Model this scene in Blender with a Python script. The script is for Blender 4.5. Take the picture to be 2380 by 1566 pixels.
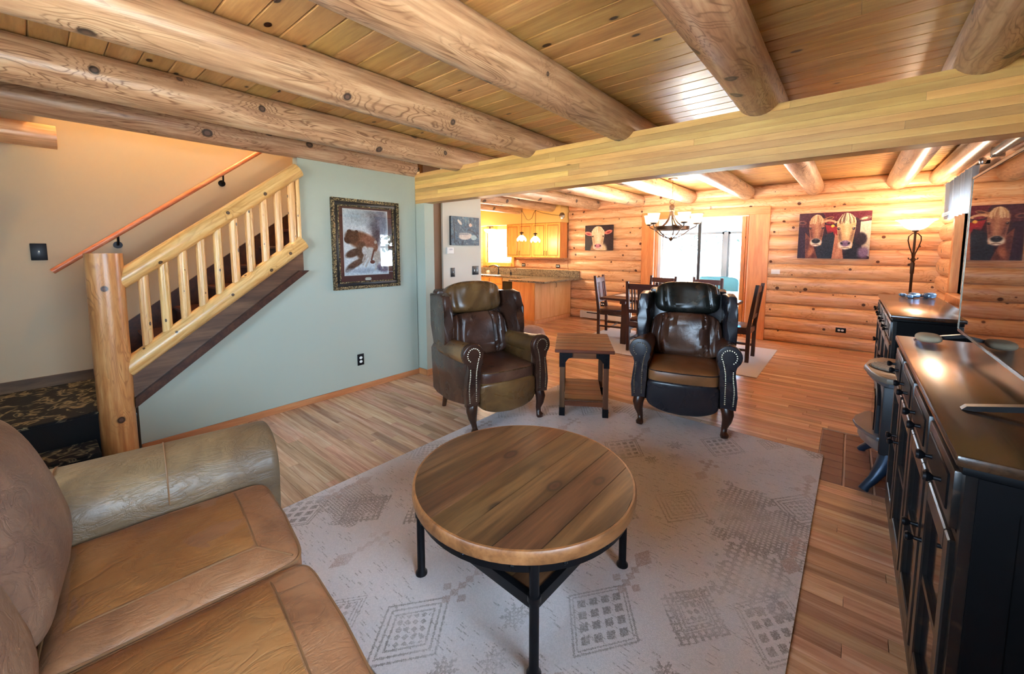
import bpy, bmesh, math, random
import numpy as np
from mathutils import Vector, Matrix, noise
from math import sin, cos, pi, radians, sqrt, atan2

for o in list(bpy.data.objects): bpy.data.objects.remove(o)
SC = bpy.context.scene
COL = SC.collection
rnd = random.Random(7)

# ------------------------------------------------------------------ camera, world, exposure
FPX, CX, CY, HC = 937.0, 1190.0, 665.0, 1.45
YAW, PITCH = radians(40.019), radians(5.1834)
cd = bpy.data.cameras.new('camera'); cam = bpy.data.objects.new('camera', cd); COL.objects.link(cam)
cd.sensor_fit = 'HORIZONTAL'; cd.sensor_width = 36.0; cd.lens = 36.0*FPX/2380.0
cd.shift_x = 0.0; cd.shift_y = -(783.0-CY)/2380.0
cd.clip_start = 0.02; cd.clip_end = 400
cam.location = (0, 0, HC); cam.rotation_euler = (pi/2-PITCH, 0, YAW)
SC.camera = cam
SC.view_settings.view_transform = 'Standard'; SC.view_settings.look = 'None'
SC.view_settings.exposure = 1.5; SC.view_settings.gamma = 1.0
SC.view_settings.use_curve_mapping = False

W = bpy.data.worlds.new('world'); SC.world = W; W.use_nodes = True
wn = W.node_tree; bg = wn.nodes['Background']
bg.inputs['Color'].default_value = (0.56, 0.77, 1.0, 1); bg.inputs['Strength'].default_value = 13.0

sun_d = bpy.data.lights.new('sun', 'SUN'); sun_d.energy = 230.0; sun_d.angle = radians(1.5); sun_d.color = (1.0, .95, .88)
sun = bpy.data.objects.new('sun', sun_d); COL.objects.link(sun); sun.location = (-4, 14, 12)
sun.rotation_euler = Vector((.16, -.80, -.58)).to_track_quat('-Z', 'Y').to_euler()      # sun from beyond the sunroom

def portal(loc, rot, sx, sy):
    l = bpy.data.lights.new('window_portal', 'AREA'); l.shape = 'RECTANGLE'; l.size = sx; l.size_y = sy
    l.cycles.is_portal = True
    o = bpy.data.objects.new('window_portal', l); COL.objects.link(o); o.location = loc; o.rotation_euler = rot
portal((-2.3, 10.75, 1.15), (-pi/2, 0, 0), 4.2, 1.9)         # sunroom window wall, facing into the house
portal((1.12, 5.85, 1.5), (0, pi/2, 0), 1.05, 1.2)            # dining window
portal((1.12, 0.25, 1.475), (0, pi/2, 0), 1.15, 1.7)             # assumed living room side window, out of view
portal((-1.4, -1.52, 1.475), (pi/2, 0, 0), 2.2, 1.25)           # assumed living room rear window, out of view
portal((-2.45, 9.4, 2.42), (0, 0, 0), 5.4, 2.9)                # sunroom glass roof, facing down
portal((-6.75, 7.9, 1.55), (-pi/2, 0, 0), .85, .8)            # kitchen window

def lamp(name, loc, power, color, radius=.04, kind='POINT'):
    l = bpy.data.lights.new(name, kind); l.energy = power; l.color = color; l.shadow_soft_size = radius
    o = bpy.data.objects.new(name, l); COL.objects.link(o); o.location = loc; return o
WARM = (1.0, 0.66, 0.34)

# ------------------------------------------------------------------ helpers
def lin(c):
    c = np.asarray(c, float)/255.0
    return np.where(c <= .04045, c/12.92, ((c+.055)/1.055)**2.4)
def L4(*c): return tuple(lin(c))+(1.0,)

def tag(o, label=None, cat=None, group=None, kind=None):
    if label: o['label'] = label
    if cat: o['category'] = cat
    if group: o['group'] = group
    if kind: o['kind'] = kind
    return o
def thing(name, label, cat, loc=(0,0,0), rz=0, group=None):
    o = bpy.data.objects.new(name, None); COL.objects.link(o); o.empty_display_size = .1
    o.location = loc; o.rotation_euler = (0,0,rz)
    return tag(o, label, cat, group)
def finish(me, smooth=True, ang=38):
    me.polygons.foreach_set('use_smooth', [smooth]*len(me.polygons))
    if smooth: me.set_sharp_from_angle(angle=radians(ang))
def obj(name, bm, m, parent=None, smooth=True, ang=38, loc=None, rot=None, kind=None):
    bmesh.ops.recalc_face_normals(bm, faces=bm.faces[:])
    me = bpy.data.meshes.new(name); bm.to_mesh(me); bm.free()
    finish(me, smooth, ang)
    ms = m if isinstance(m, (list, tuple)) else [m]
    for x in ms: me.materials.append(x)
    o = bpy.data.objects.new(name, me); COL.objects.link(o)
    if parent: o.parent = parent
    if loc is not None: o.location = loc
    if rot is not None: o.rotation_euler = rot
    if kind: o['kind'] = kind
    return o
def inst(src, parent, loc=None, rot=None, name=None):
    o = src.copy(); COL.objects.link(o); o.parent = parent
    if loc is not None: o.location = loc
    if rot is not None: o.rotation_euler = rot
    return o
def copy_tree(o, parent=None):
    c = o.copy(); COL.objects.link(c); c.parent = parent
    for ch in list(o.children): copy_tree(ch, c)
    return c
B = bmesh.new
def box(bm, x0, x1, y0, y1, z0, z1, bev=0, seg=2, M=None):
    r = bmesh.ops.create_cube(bm, size=1)['verts']
    mt = Matrix.Translation(((x0+x1)/2, (y0+y1)/2, (z0+z1)/2)) @ Matrix.Diagonal((abs(x1-x0), abs(y1-y0), abs(z1-z0), 1))
    bmesh.ops.transform(bm, matrix=(M @ mt) if M else mt, verts=r)
    if bev > 0:
        es = list({e for v in r for e in v.link_edges})
        bmesh.ops.bevel(bm, geom=es, offset=bev, segments=seg, profile=.5, affect='EDGES')
    return bm
def prism(bm, poly, axis, a, b, bev=0, seg=2):
    """poly: 2-D points in the two other axes (in x,y,z order); extruded along axis from a to b"""
    def P(p, t):
        if axis == 0: return (t, p[0], p[1])
        if axis == 1: return (p[0], t, p[1])
        return (p[0], p[1], t)
    va = [bm.verts.new(P(p, a)) for p in poly]; vb = [bm.verts.new(P(p, b)) for p in poly]
    n = len(poly); fs = [bm.faces.new(va), bm.faces.new(vb[::-1])]
    for i in range(n): fs.append(bm.faces.new((va[i], vb[i], vb[(i+1) % n], va[(i+1) % n])))
    if bev > 0:
        es = list({e for f in fs[:2] for e in f.edges})
        bmesh.ops.bevel(bm, geom=es, offset=bev, segments=seg, profile=.5, affect='EDGES')
    return bm
def tube(bm, pts, r, n=10, caps=True, closed=False):
    pts = [Vector(p) for p in pts]; m = len(pts)
    rs = r if isinstance(r, (list, tuple)) else [r]*m
    rings = []; up = None
    for i, p in enumerate(pts):
        if closed: t = pts[(i+1) % m]-pts[i-1]
        else: t = pts[min(i+1, m-1)]-pts[max(i-1, 0)]
        t.normalize()
        if up is None:
            up = Vector((0,0,1)) if abs(t.z) < .9 else Vector((1,0,0))
        u = (up - t*up.dot(t)); u.normalize(); up = u; w = t.cross(u)
        rings.append([bm.verts.new(p+(u*cos(2*pi*k/n)+w*sin(2*pi*k/n))*rs[i]) for k in range(n)])
    for i in range(m if closed else m-1):
        a, b = rings[i], rings[(i+1) % m]
        for k in range(n): bm.faces.new((a[k], a[(k+1) % n], b[(k+1) % n], b[k]))
    if caps and not closed: bm.faces.new(rings[0][::-1]); bm.faces.new(rings[-1])
    return bm
def lathe(bm, prof, n=24, c=(0,0,0), close=False):
    rings = []
    for r, z in prof:
        if r < 1e-5: rings.append([bm.verts.new((c[0], c[1], c[2]+z))])
        else: rings.append([bm.verts.new((c[0]+r*cos(2*pi*k/n), c[1]+r*sin(2*pi*k/n), c[2]+z)) for k in range(n)])
    for a, b in zip(rings, rings[1:]):
        if len(a) == 1 and len(b) == 1: continue
        for k in range(n):
            k2 = (k+1) % n
            if len(a) == 1: bm.faces.new((a[0], b[k2], b[k]))
            elif len(b) == 1: bm.faces.new((a[k], a[k2], b[0]))
            else: bm.faces.new((a[k], a[k2], b[k2], b[k]))
    return bm
def sgn(v, e): return math.copysign(abs(v)**e, v)
def cushion(bm, c, s, e1=.35, e2=.35, nu=40, nv=22, fn=None, M=None):
    """superellipsoid pillow; s = half sizes; fn(p) may move a point"""
    rings = []
    for j in range(nv+1):
        v = -pi/2+pi*j/nv
        if j in (0, nv):
            rings.append([Vector((0, 0, math.copysign(s[2], v)))]); continue
        rings.append([Vector((s[0]*sgn(cos(v), e1)*sgn(cos(2*pi*i/nu), e2), s[1]*sgn(cos(v), e1)*sgn(sin(2*pi*i/nu), e2), s[2]*sgn(sin(v), e1))) for i in range(nu)])
    C = Vector(c); R = []
    for ring in rings:
        R.append([])
        for p in ring:
            q = fn(p.copy()) if fn else p
            q = q if M is None else M @ q
            R[-1].append(bm.verts.new(q+C))
    for a, b in zip(R, R[1:]):
        for k in range(nu):
            k2 = (k+1) % nu
            if len(a) == 1: bm.faces.new((a[0], b[k2], b[k]))
            elif len(b) == 1: bm.faces.new((a[k], a[k2], b[0]))
            else: bm.faces.new((a[k], a[k2], b[k2], b[k]))
    return bm
def logmesh(bm, L, r, seed=0, n=22, step=.3, flat=None, taper=0):
    """peeled log along local X from 0 to L, centred on the axis, with a slightly uneven girth"""
    m = max(2, int(L/step)+1); rings = []
    for i in range(m):
        x = L*i/(m-1)
        rr = r*(1+taper*(x/L-.5))*(1+.03*noise.noise((x*1.3, seed, 0)))
        ring = []
        for k in range(n):
            a = 2*pi*k/n
            q = rr*(1+.025*noise.noise((x*.9, seed+cos(a), sin(a))))
            z = q*sin(a)
            if flat is not None: z = min(z, flat)
            ring.append(bm.verts.new((x, q*cos(a), z)))
        rings.append(ring)
    for a, b in zip(rings, rings[1:]):
        for k in range(n): bm.faces.new((a[k], a[(k+1) % n], b[(k+1) % n], b[k]))
    bm.faces.new(rings[0][::-1]); bm.faces.new(rings[-1])
    return bm

# ------------------------------------------------------------------ materials
class NT:
    def __init__(s, name):
        s.m = bpy.data.materials.new(name); s.m.use_nodes = True; s.t = s.m.node_tree
        s.b = s.t.nodes['Principled BSDF']; s.out = s.t.nodes['Material Output']
    def n(s, typ, ins=None, **props):
        nd = s.t.nodes.new('ShaderNode'+typ)
        for k, v in props.items(): setattr(nd, k, v)
        for k, v in (ins or {}).items():
            if hasattr(v, 'is_output') or isinstance(v, bpy.types.NodeSocket): s.t.links.new(v, nd.inputs[k])
            else: nd.inputs[k].default_value = v
        return nd
    def math(s, op, a, b=0.0, c=0.0, clamp=False):
        nd = s.n('Math', {0: a, 1: b, 2: c}, operation=op); nd.use_clamp = clamp; return nd.outputs[0]
    def mix(s, fac, a, b, mode='MIX'):
        nd = s.t.nodes.new('ShaderNodeMix'); nd.data_type = 'RGBA'; nd.blend_type = mode
        for i, v in ((0, fac), (6, a), (7, b)):
            if isinstance(v, bpy.types.NodeSocket): s.t.links.new(v, nd.inputs[i])
            else: nd.inputs[i].default_value = v
        return nd.outputs[2]
    def ramp(s, f, stops):
        nd = s.n('ValToRGB', {0: f}); cr = nd.color_ramp
        while len(cr.elements) < len(stops): cr.elements.new(.5)
        for e, (p, c) in zip(cr.elements, stops): e.position = p; e.color = c if len(c) == 4 else tuple(c)+(1,)
        return nd.outputs[0]
    def set(s, **kw):
        for k, v in kw.items():
            k = k.replace('_', ' ')
            if isinstance(v, bpy.types.NodeSocket): s.t.links.new(v, s.b.inputs[k])
            else: s.b.inputs[k].default_value = v
        return s
    def bump(s, h, strength=.2, dist=.01):
        nd = s.n('Bump', {'Height': h, 'Strength': strength, 'Distance': dist}); s.t.links.new(nd.outputs[0], s.b.inputs['Normal'])

def plain(name, c, rough=.5, metal=0.0, spec=.5, bump=0, bscale=200, coat=0):
    k = NT(name); k.set(Base_Color=L4(*c), Roughness=rough, Metallic=metal)
    k.b.inputs['Specular IOR Level'].default_value = spec
    if coat: k.b.inputs['Coat Weight'].default_value = coat; k.b.inputs['Coat Roughness'].default_value = .08
    if bump:
        tc = k.n('TexCoord').outputs['Object']
        k.bump(k.n('TexNoise', {'Vector': tc, 'Scale': bscale, 'Detail': 3.0}).outputs[0], bump, .003)
    return k.m
def emis(name, c, strength, base=(255,255,255)):
    k = NT(name); k.set(Base_Color=L4(*base), Roughness=.4, Emission_Color=tuple(c)+(1,), Emission_Strength=strength); return k.m

def wood(name, dark, mid, light, axis=0, scale=1.0, rough=.42, knots=0.0, kscale=3.2, rings=0.0, ringc=None, world=False, attr=False, var=.22, bump=.08, stretch=.1, coat=0, ringf=26):
    """streaky wood; axis = grain direction; attr: per-piece random stored on the mesh; rings: contour figure of a peeled log"""
    k = NT(name)
    co = k.n('NewGeometry').outputs['Position'] if world else k.n('TexCoord').outputs['Object']
    r = k.n('Attribute', attribute_name='rnd').outputs['Fac'] if attr else k.n('ObjectInfo').outputs['Random']
    off = k.n('VectorMath', {0: (41.0, 67.0, 29.0), 3: r}, operation='SCALE').outputs[0]
    co2 = k.n('VectorMath', {0: co, 1: off}, operation='ADD').outputs[0]
    sc = [scale]*3; sc[axis] = scale*stretch
    v = k.n('Mapping', {'Vector': co2, 'Scale': sc}).outputs[0]
    n1 = k.n('TexNoise', {'Vector': v, 'Scale': 14.0, 'Detail': 6.0, 'Roughness': .62, 'Distortion': .5}).outputs[0]
    c = k.ramp(n1, [(.28, lin(dark)), (.5, lin(mid)), (.74, lin(light))])
    n3 = k.n('TexNoise', {'Vector': v, 'Scale': 70.0, 'Detail': 3.0}).outputs[0]
    c = k.mix(k.math('MULTIPLY', k.math('SUBTRACT', n3, .45, clamp=True), 1.6, clamp=True), c, L4(*dark))
    if rings:
        s2 = [2.6*scale]*3; s2[axis] = .75*scale
        v2 = k.n('Mapping', {'Vector': co2, 'Scale': s2}).outputs[0]
        n2 = k.n('TexNoise', {'Vector': v2, 'Scale': 1.0, 'Detail': 2.5, 'Roughness': .45, 'Distortion': .35}).outputs[0]
        w = k.math('SINE', k.math('MULTIPLY', n2, float(ringf)*2*pi/2))
        w = k.math('POWER', k.math('MULTIPLY_ADD', w, .5, .5), 5.0)
        n4 = k.n('TexNoise', {'Vector': co2, 'Scale': 1.7, 'Detail': 1.0}).outputs[0]
        w = k.math('MULTIPLY', w, k.math('MULTIPLY', k.math('SUBTRACT', n4, .30, clamp=True), 3.0*rings, clamp=True))
        c = k.mix(w, c, L4(*(ringc or dark)))
    if knots:
        s3 = [kscale]*3; s3[axis] = kscale*.55
        v3 = k.n('Mapping', {'Vector': co2, 'Scale': s3}).outputs[0]
        vo = k.n('TexVoronoi', {'Vector': v3, 'Scale': 1.0, 'Randomness': 1.0}).outputs['Distance']
        halo = k.ramp(vo, [(0, (1,1,1)), (knots, (1,1,1)), (knots*1.35, (.3,.3,.3)), (knots*2.2, (0,0,0))])
        kc = k.ramp(vo, [(0, lin((42,24,20))), (knots*.55, lin((70,40,30))), (knots*.9, lin((38,22,18))), (knots*1.3, lin(dark))])
        c = k.mix(halo, c, kc)
    hv = k.n('HueSaturation', {'Hue': k.math('MULTIPLY_ADD', k.math('FRACT', k.math('MULTIPLY', r, 7.3)), .02, .49), 'Saturation': 1.0, 'Value': k.math('MULTIPLY_ADD', r, 2*var, 1-var), 'Color': c}).outputs[0]
    k.set(Base_Color=hv, Roughness=rough)
    if coat: k.b.inputs['Coat Weight'].default_value = coat; k.b.inputs['Coat Roughness'].default_value = .15
    if bump: k.bump(n1, bump, .006)
    return k.m

def logwood(name, dark, mid, light, R=.11, cell=.36, kr=.02, mode='cyl', ringc=(150,100,60), rough=.36, var=.06, ringf=15.0, ramt=.75, keep=.35, kcol=((34,22,20), (88,66,58)), bump=.05):
    """peeled log: fine grain, contour rings that bend round the knots, and dark knots on the surface.
    Grain runs along local X; mode 'cyl' unrolls the log (seam on top), 'flat' uses local X and Z"""
    k = NT(name); co = k.n('TexCoord').outputs['Object']; r = k.n('ObjectInfo').outputs['Random']
    sp = k.n('SeparateXYZ', {0: co}); x, y, z = sp.outputs
    v = k.math('MULTIPLY', k.math('ARCTAN2', y, k.math('MULTIPLY', z, -1.0)), R) if mode == 'cyl' else z
    P = k.n('CombineXYZ', {0: k.math('MULTIPLY_ADD', r, 91.0, x), 1: k.math('MULTIPLY_ADD', r, 53.0, v), 2: 0.0}).outputs[0]
    wob = k.n('TexNoise', {'Vector': P, 'Scale': 9.0, 'Detail': 2.0}, noise_dimensions='2D')
    vo = k.n('TexVoronoi', {'Vector': P, 'Scale': 1.0/cell, 'Randomness': .95}, voronoi_dimensions='2D')
    d = k.math('MULTIPLY', vo.outputs['Distance'], cell)                      # metres to the nearest knot centre
    d = k.math('ADD', d, k.math('MULTIPLY', k.math('SUBTRACT', wob.outputs[0], .5), .012))
    cs = k.n('SeparateColor', {0: vo.outputs['Color']})
    on = k.math('GREATER_THAN', cs.outputs[0], keep)
    rad = k.math('MULTIPLY', k.math('MULTIPLY_ADD', cs.outputs[1], .9, .45), kr)
    q = k.math('DIVIDE', d, rad)                                              # 1 at the rim of a knot
    n1 = k.n('TexNoise', {'Vector': k.n('Mapping', {'Vector': P, 'Scale': (1.6, 22.0, 1)}).outputs[0], 'Scale': 1.6, 'Detail': 6.0, 'Roughness': .6, 'Distortion': .3}, noise_dimensions='2D').outputs[0]
    c = k.ramp(n1, [(.3, lin(dark)), (.5, lin(mid)), (.72, lin(light))])
    nb = k.n('TexNoise', {'Vector': k.n('Mapping', {'Vector': P, 'Scale': (1.3, 7.0, 1)}).outputs[0], 'Scale': 1.0, 'Detail': 3.0, 'Roughness': .5, 'Distortion': .6}, noise_dimensions='2D').outputs[0]
    infl = k.math('MULTIPLY', on, k.math('POWER', 2.718, k.math('MULTIPLY', d, -1.0/(kr*2.6))))
    ph = k.math('ADD', nb, k.math('MULTIPLY', infl, .42))
    w = k.math('MULTIPLY_ADD', k.math('SINE', k.math('MULTIPLY', ph, ringf*2*pi)), .5, .5)
    w = k.math('POWER', w, 6.0)
    msk = k.n('TexNoise', {'Vector': k.n('Mapping', {'Vector': P, 'Scale': (1, 3.0, 1)}).outputs[0], 'Scale': 1.9, 'Detail': 2.0}, noise_dimensions='2D').outputs[0]
    msk = k.math('ADD', k.math('MULTIPLY', k.math('SUBTRACT', msk, .40, clamp=True), 4.0, clamp=True), k.math('MULTIPLY', infl, .8), clamp=True)
    c = k.mix(k.math('MULTIPLY', k.math('MULTIPLY', w, msk), ramt), c, L4(*ringc))
    halo = k.math('MULTIPLY', on, k.math('SUBTRACT', 1.0, k.math('MULTIPLY', k.math('SUBTRACT', q, 1.0, clamp=True), 2.2, clamp=True)))
    kc = k.ramp(q, [(0, lin(kcol[1])), (.45, lin(kcol[1])), (.8, lin(kcol[0])), (1.0, lin(kcol[0]))])
    c = k.mix(k.math('MULTIPLY', halo, .95), c, kc)
    hv = k.n('HueSaturation', {'Hue': k.math('MULTIPLY_ADD', k.math('FRACT', k.math('MULTIPLY', r, 7.3)), .012, .494), 'Value': k.math('MULTIPLY_ADD', r, 2*var, 1-var), 'Color': c}).outputs[0]
    k.set(Base_Color=hv, Roughness=rough); k.bump(n1, bump, .006); return k.m

def leather(name, stops, rough=.38, wr=.35, scale=3.2, spec=.5, vein=0.0, veinc=(40,34,30), crease=.0):
    k = NT(name); tc = k.n('TexCoord').outputs['Object']
    off = k.n('VectorMath', {0: (11.0, 5.0, 7.0), 3: k.n('ObjectInfo').outputs['Random']}, operation='SCALE').outputs[0]
    co = k.n('VectorMath', {0: tc, 1: off}, operation='ADD').outputs[0]
    n1 = k.n('TexNoise', {'Vector': co, 'Scale': scale, 'Detail': 5.0, 'Roughness': .6, 'Distortion': .8}).outputs[0]
    c = k.ramp(n1, [(p, lin(q)) for p, q in stops])
    if vein:
        nv = k.n('TexNoise', {'Vector': k.n('Mapping', {'Vector': co, 'Scale': (2.0, .8, 2.0)}).outputs[0], 'Scale': 34.0, 'Detail': 6.0, 'Roughness': .65, 'Distortion': .8}).outputs[0]
        c = k.mix(k.math('MULTIPLY', k.math('SUBTRACT', nv, .53, clamp=True), vein*9, clamp=True), c, L4(*veinc))
    g = k.n('TexNoise', {'Vector': co, 'Scale': 6.0, 'Detail': 2.5, 'Distortion': .8}).outputs[0]
    f = k.n('TexNoise', {'Vector': co, 'Scale': 160.0, 'Detail': 2.0}).outputs[0]
    cr = k.n('TexNoise', {'Vector': k.n('Mapping', {'Vector': co, 'Scale': (1.0, .45, 1.0), 'Rotation': (0, 0, .5)}).outputs[0], 'Scale': 17.0, 'Detail': 5.0, 'Roughness': .6, 'Distortion': 1.0}).outputs[0]
    cr = k.math('POWER', k.math('SUBTRACT', 1.0, k.math('MULTIPLY', k.math('ABSOLUTE', k.math('SUBTRACT', cr, .5)), 2.0)), 9.0)
    hgt = k.math('ADD', k.math('MULTIPLY', g, .7), k.math('MULTIPLY', f, .035))
    hgt = k.math('SUBTRACT', hgt, k.math('MULTIPLY', cr, crease))
    c = k.mix(k.math('MULTIPLY', cr, crease*1.4, clamp=True), c, k.mix(.5, c, L4(*veinc)))
    k.set(Base_Color=c, Roughness=k.math('MULTIPLY_ADD', g, .25, rough-.12))
    k.b.inputs['Specular IOR Level'].default_value = spec
    k.bump(hgt, wr, .012); return k.m

def vcol(name, rough=.6, spec=.3, bump=0, bs=400):
    k = NT(name); k.set(Base_Color=k.n('Attribute', attribute_name='Col').outputs['Color'], Roughness=rough)
    k.b.inputs['Specular IOR Level'].default_value = spec
    if bump: k.bump(k.n('TexNoise', {'Vector': k.n('TexCoord').outputs['Object'], 'Scale': float(bs), 'Detail': 2.0}).outputs[0], bump, .004)
    return k.m
def glass(name, tint=(1,1,1), ior=1.45, rough=0.0):
    k = NT(name); t = k.t; t.nodes.remove(k.b)
    tr = k.n('BsdfTransparent', {'Color': tuple(tint)+(1,)}); gl = k.n('BsdfGlossy', {'Roughness': rough}); fr = k.n('Fresnel', {'IOR': ior})
    mx = k.n('MixShader', {0: fr.outputs[0], 1: tr.outputs[0], 2: gl.outputs[0]})
    t.links.new(mx.outputs[0], k.out.inputs[0]); return k.m

M = {}
PINE_D, PINE_M, PINE_L = (176,122,70), (206,155,100), (224,180,126)
M['log'] = logwood('peeled_log', (146,108,80), (174,136,104), (194,162,130), R=.115, cell=.36, kr=.024, ringc=(108,70,42), ramt=.9, keep=.22)
M['logwall'] = logwood('wall_log', (212,152,106), (234,180,134), (244,200,156), mode='flat', cell=.30, kr=.015, ringc=(176,104,52), rough=.34, keep=.3, ramt=.6, ringf=10.0, kcol=((62,26,16), (96,44,28)), var=.08)
M['rail'] = logwood('rail_pine', (196,142,80), (222,174,110), (236,198,138), R=.06, cell=.2, kr=.009, ringc=(170,112,60), rough=.3, ringf=9.0, ramt=.5)
M['newel'] = logwood('newel_pine', (178,118,64), (204,146,86), (220,170,110), R=.095, cell=.27, kr=.021, ringc=(150,92,46), rough=.3, ringf=11.0)
M['glulam'] = wood('glulam_fir', (176,132,72), (196,154,90), (210,174,108), axis=0, rough=.45, knots=.06, kscale=3.4, var=.28, bump=.02, attr=True, world=True)
M['ceil'] = wood('ceiling_pine', (162,116,64), (194,148,90), (214,174,114), axis=0, rough=.3, knots=.09, kscale=6.5, var=.14, bump=.03, attr=True, world=True)
M['floor'] = wood('floor_oak', (158,112,82), (204,160,126), (226,192,160), axis=0, scale=1.3, rough=.27, var=.22, bump=.02, attr=True, world=True, stretch=.06)
M['sub'] = plain('subfloor', (70,44,26), .8)
M['ceilgap'] = plain('ceiling_groove', (70,45,25), .8)
M['sage'] = plain('paint_sage', (168,174,160), .75, bump=.05, bscale=90)
M['tan'] = plain('paint_tan', (196,178,150), .75, bump=.05, bscale=90)
M['cream'] = plain('paint_cream', (208,203,190), .75, bump=.05, bscale=90)
M['kyellow'] = plain('paint_yellow', (226,186,110), .75)
M['base'] = wood('baseboard_oak', (168,106,58), (190,128,76), (208,150,96), axis=1, rough=.4, var=.05)
M['basex'] = wood('baseboard_oak_x', (168,106,58), (190,128,76), (208,150,96), axis=0, rough=.4, var=.05)
M['trim'] = wood('door_trim_pine', (192,116,56), (216,146,80), (230,168,100), axis=2, rough=.38, knots=.05, kscale=5, var=.06)
M['trimx'] = wood('door_trim_pine_x', (192,116,56), (216,146,80), (230,168,100), axis=0, rough=.38, knots=.05, kscale=5, var=.06)
M['stair'] = wood('stair_stain', (40,20,14), (70,36,24), (92,52,34), axis=0, rough=.35, var=.1)
M['stringer'] = wood('stringer_stain', (66,44,28), (106,76,50), (130,98,66), axis=1, rough=.4, knots=.07, kscale=5, var=.05)
M['browndoor'] = plain('brown_door', (108,70,34), .5)
M['black'] = plain('black_metal', (24,24,28), .42, metal=.6)
M['blackp'] = plain('black_plastic', (22,22,24), .35)
M['iron'] = plain('dark_iron', (38,38,42), .38, metal=.8)
M['bronze'] = plain('bronze', (74,54,40), .38, metal=.8)
M['white'] = plain('white_plastic', (232,230,224), .45)
M['steel'] = plain('steel', (190,192,196), .25, metal=1.0)
M['table'] = wood('table_top_wood', (44,28,18), (92,60,36), (124,86,54), axis=1, rough=.34, knots=.10, kscale=4.5, var=.06, stretch=.07, bump=.08)
M['side'] = wood('side_table_wood', (70,34,16), (112,62,34), (136,82,48), axis=0, rough=.42, var=.12, stretch=.08)
M['sidez'] = wood('side_table_leg_wood', (64,36,20), (94,58,36), (116,76,50), axis=2, rough=.45, var=.08, stretch=.08)
M['dining'] = wood('dining_wood', (46,20,12), (78,38,24), (100,54,36), axis=0, rough=.32, var=.08)
M['diningz'] = wood('dining_wood_z', (42,18,10), (72,34,22), (94,48,32), axis=2, rough=.32, var=.08)
M['maple'] = wood('cabinet_maple', (206,132,58), (222,152,78), (232,168,94), axis=2, rough=.35, var=.05, stretch=.12)
M['maplex'] = wood('cabinet_maple_pale', (208,150,96), (222,168,116), (232,184,134), axis=2, rough=.4, var=.05, stretch=.12)
M['glass'] = glass('window_glass')
M['picglass'] = glass('picture_glass', ior=1.5)
M['vinyl'] = plain('window_vinyl', (225,228,230), .4)
M['greyframe'] = plain('grey_frame', (46,52,58), .6)
M['cloth'] = plain('white_cloth', (206,210,218), .9, bump=.3, bscale=300)
M['wick'] = plain('dining_rug_weave', (206,200,200), .95, bump=.4, bscale=300)

# ================================================================== STRUCTURE
XL, XR, YB, YD, ZC = -3.83, 0.90, -1.30, 7.57, 2.47      # left wall, right wall, rear wall, dining wall, ceiling
YG = 2.85                                                 # front face of the glued girder
def struct(name, bm, m, smooth=False, **k):
    return tag(obj(name, bm, m, None, smooth, **k), kind='structure')
def vis_px(p):
    F = Vector((-sin(YAW)*cos(PITCH), cos(YAW)*cos(PITCH), -sin(PITCH))); R = Vector((cos(YAW), sin(YAW), 0)); U = R.cross(F)
    v = Vector(p)-Vector((0,0,HC)); w = v.dot(F)
    if w < .05: return None
    return CX+FPX*v.dot(R)/w, CY-FPX*v.dot(U)/w, w
def rnd_attr(me, vals):
    a = me.attributes.new('rnd', 'FLOAT', 'FACE'); a.data.foreach_set('value', vals)

# ---- floor: strip boards running across the room
floor = struct('floor', box(B(), -7.8, XR+.1, YB-.1, YD+.1, -.12, -.016), M['sub'])
PW = .068
planks = []
HX0, HX1, HY0, HY1 = -.10, XR, 3.12, 4.04                 # hearth recess
y = YB
row = 0
while y < YD:
    y1 = y+PW
    segs = [(-7.75, XR)]
    if y1 < 2.98: segs = [(XL-.02, XR)]
    elif y < 3.95: segs = [(-3.86, XR)]
    if y1 > HY0+.005 and y < HY1-.005:
        segs = [(a, HX0) for a, b in segs]
    for a, b in segs:
        x = a - rnd.random()*.9
        while x < b:
            x2 = x+.45+rnd.random()*1.0
            p, q = max(x, a), min(x2, b)
            if q-p > .03: planks.append((p, q, y, min(y1, YD)))
            x = x2
    y = y1; row += 1
def plank_rank(p):
    cx_, cy_ = (p[0]+p[1])/2, (p[2]+p[3])/2
    v = vis_px((cx_, cy_, 0))
    if v is None or not (-60 < v[0] < 2440 and -60 < v[1] < 1620): return 0
    if -2.3 < cx_ < -.12 and .2 < cy_ < 3.45: return 0.01
    if cx_ < -.6 and cy_ < .5: return .01
    return (p[1]-p[0])/v[2]**2.6
planks.sort(key=plank_rank, reverse=True)
G = .0009
def plank_geo(bm, p):
    f0 = len(bm.faces)
    box(bm, p[0]+G, p[1]-G, p[2]+G, p[3]-G, -.016, 0)
for i, p in enumerate(planks[:300]):
    bm = B(); plank_geo(bm, p)
    o = obj('floorboard', bm, M['floor'], floor, False); rnd_attr(o.data, [rnd.random()]*6)
V, Fc, rv = [], [], []
for p in planks[300:]:
    b = len(V); a, c, d, e = p[0]+G, p[1]-G, p[2]+G, p[3]-G
    V += [(a,d,-.016),(c,d,-.016),(c,e,-.016),(a,e,-.016),(a,d,0),(c,d,0),(c,e,0),(a,e,0)]
    Fc += [(b+4,b+5,b+6,b+7),(b,b+1,b+5,b+4),(b+1,b+2,b+6,b+5),(b+2,b+3,b+7,b+6),(b+3,b,b+4,b+7)]
    rv += [rnd.random()]*5
me = bpy.data.meshes.new('floorboards'); me.from_pydata(V, [], Fc); rnd_attr(me, rv); me.materials.append(M['floor'])
o = bpy.data.objects.new('floorboards', me); COL.objects.link(o); o.parent = floor; o['kind'] = 'stuff'

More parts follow.
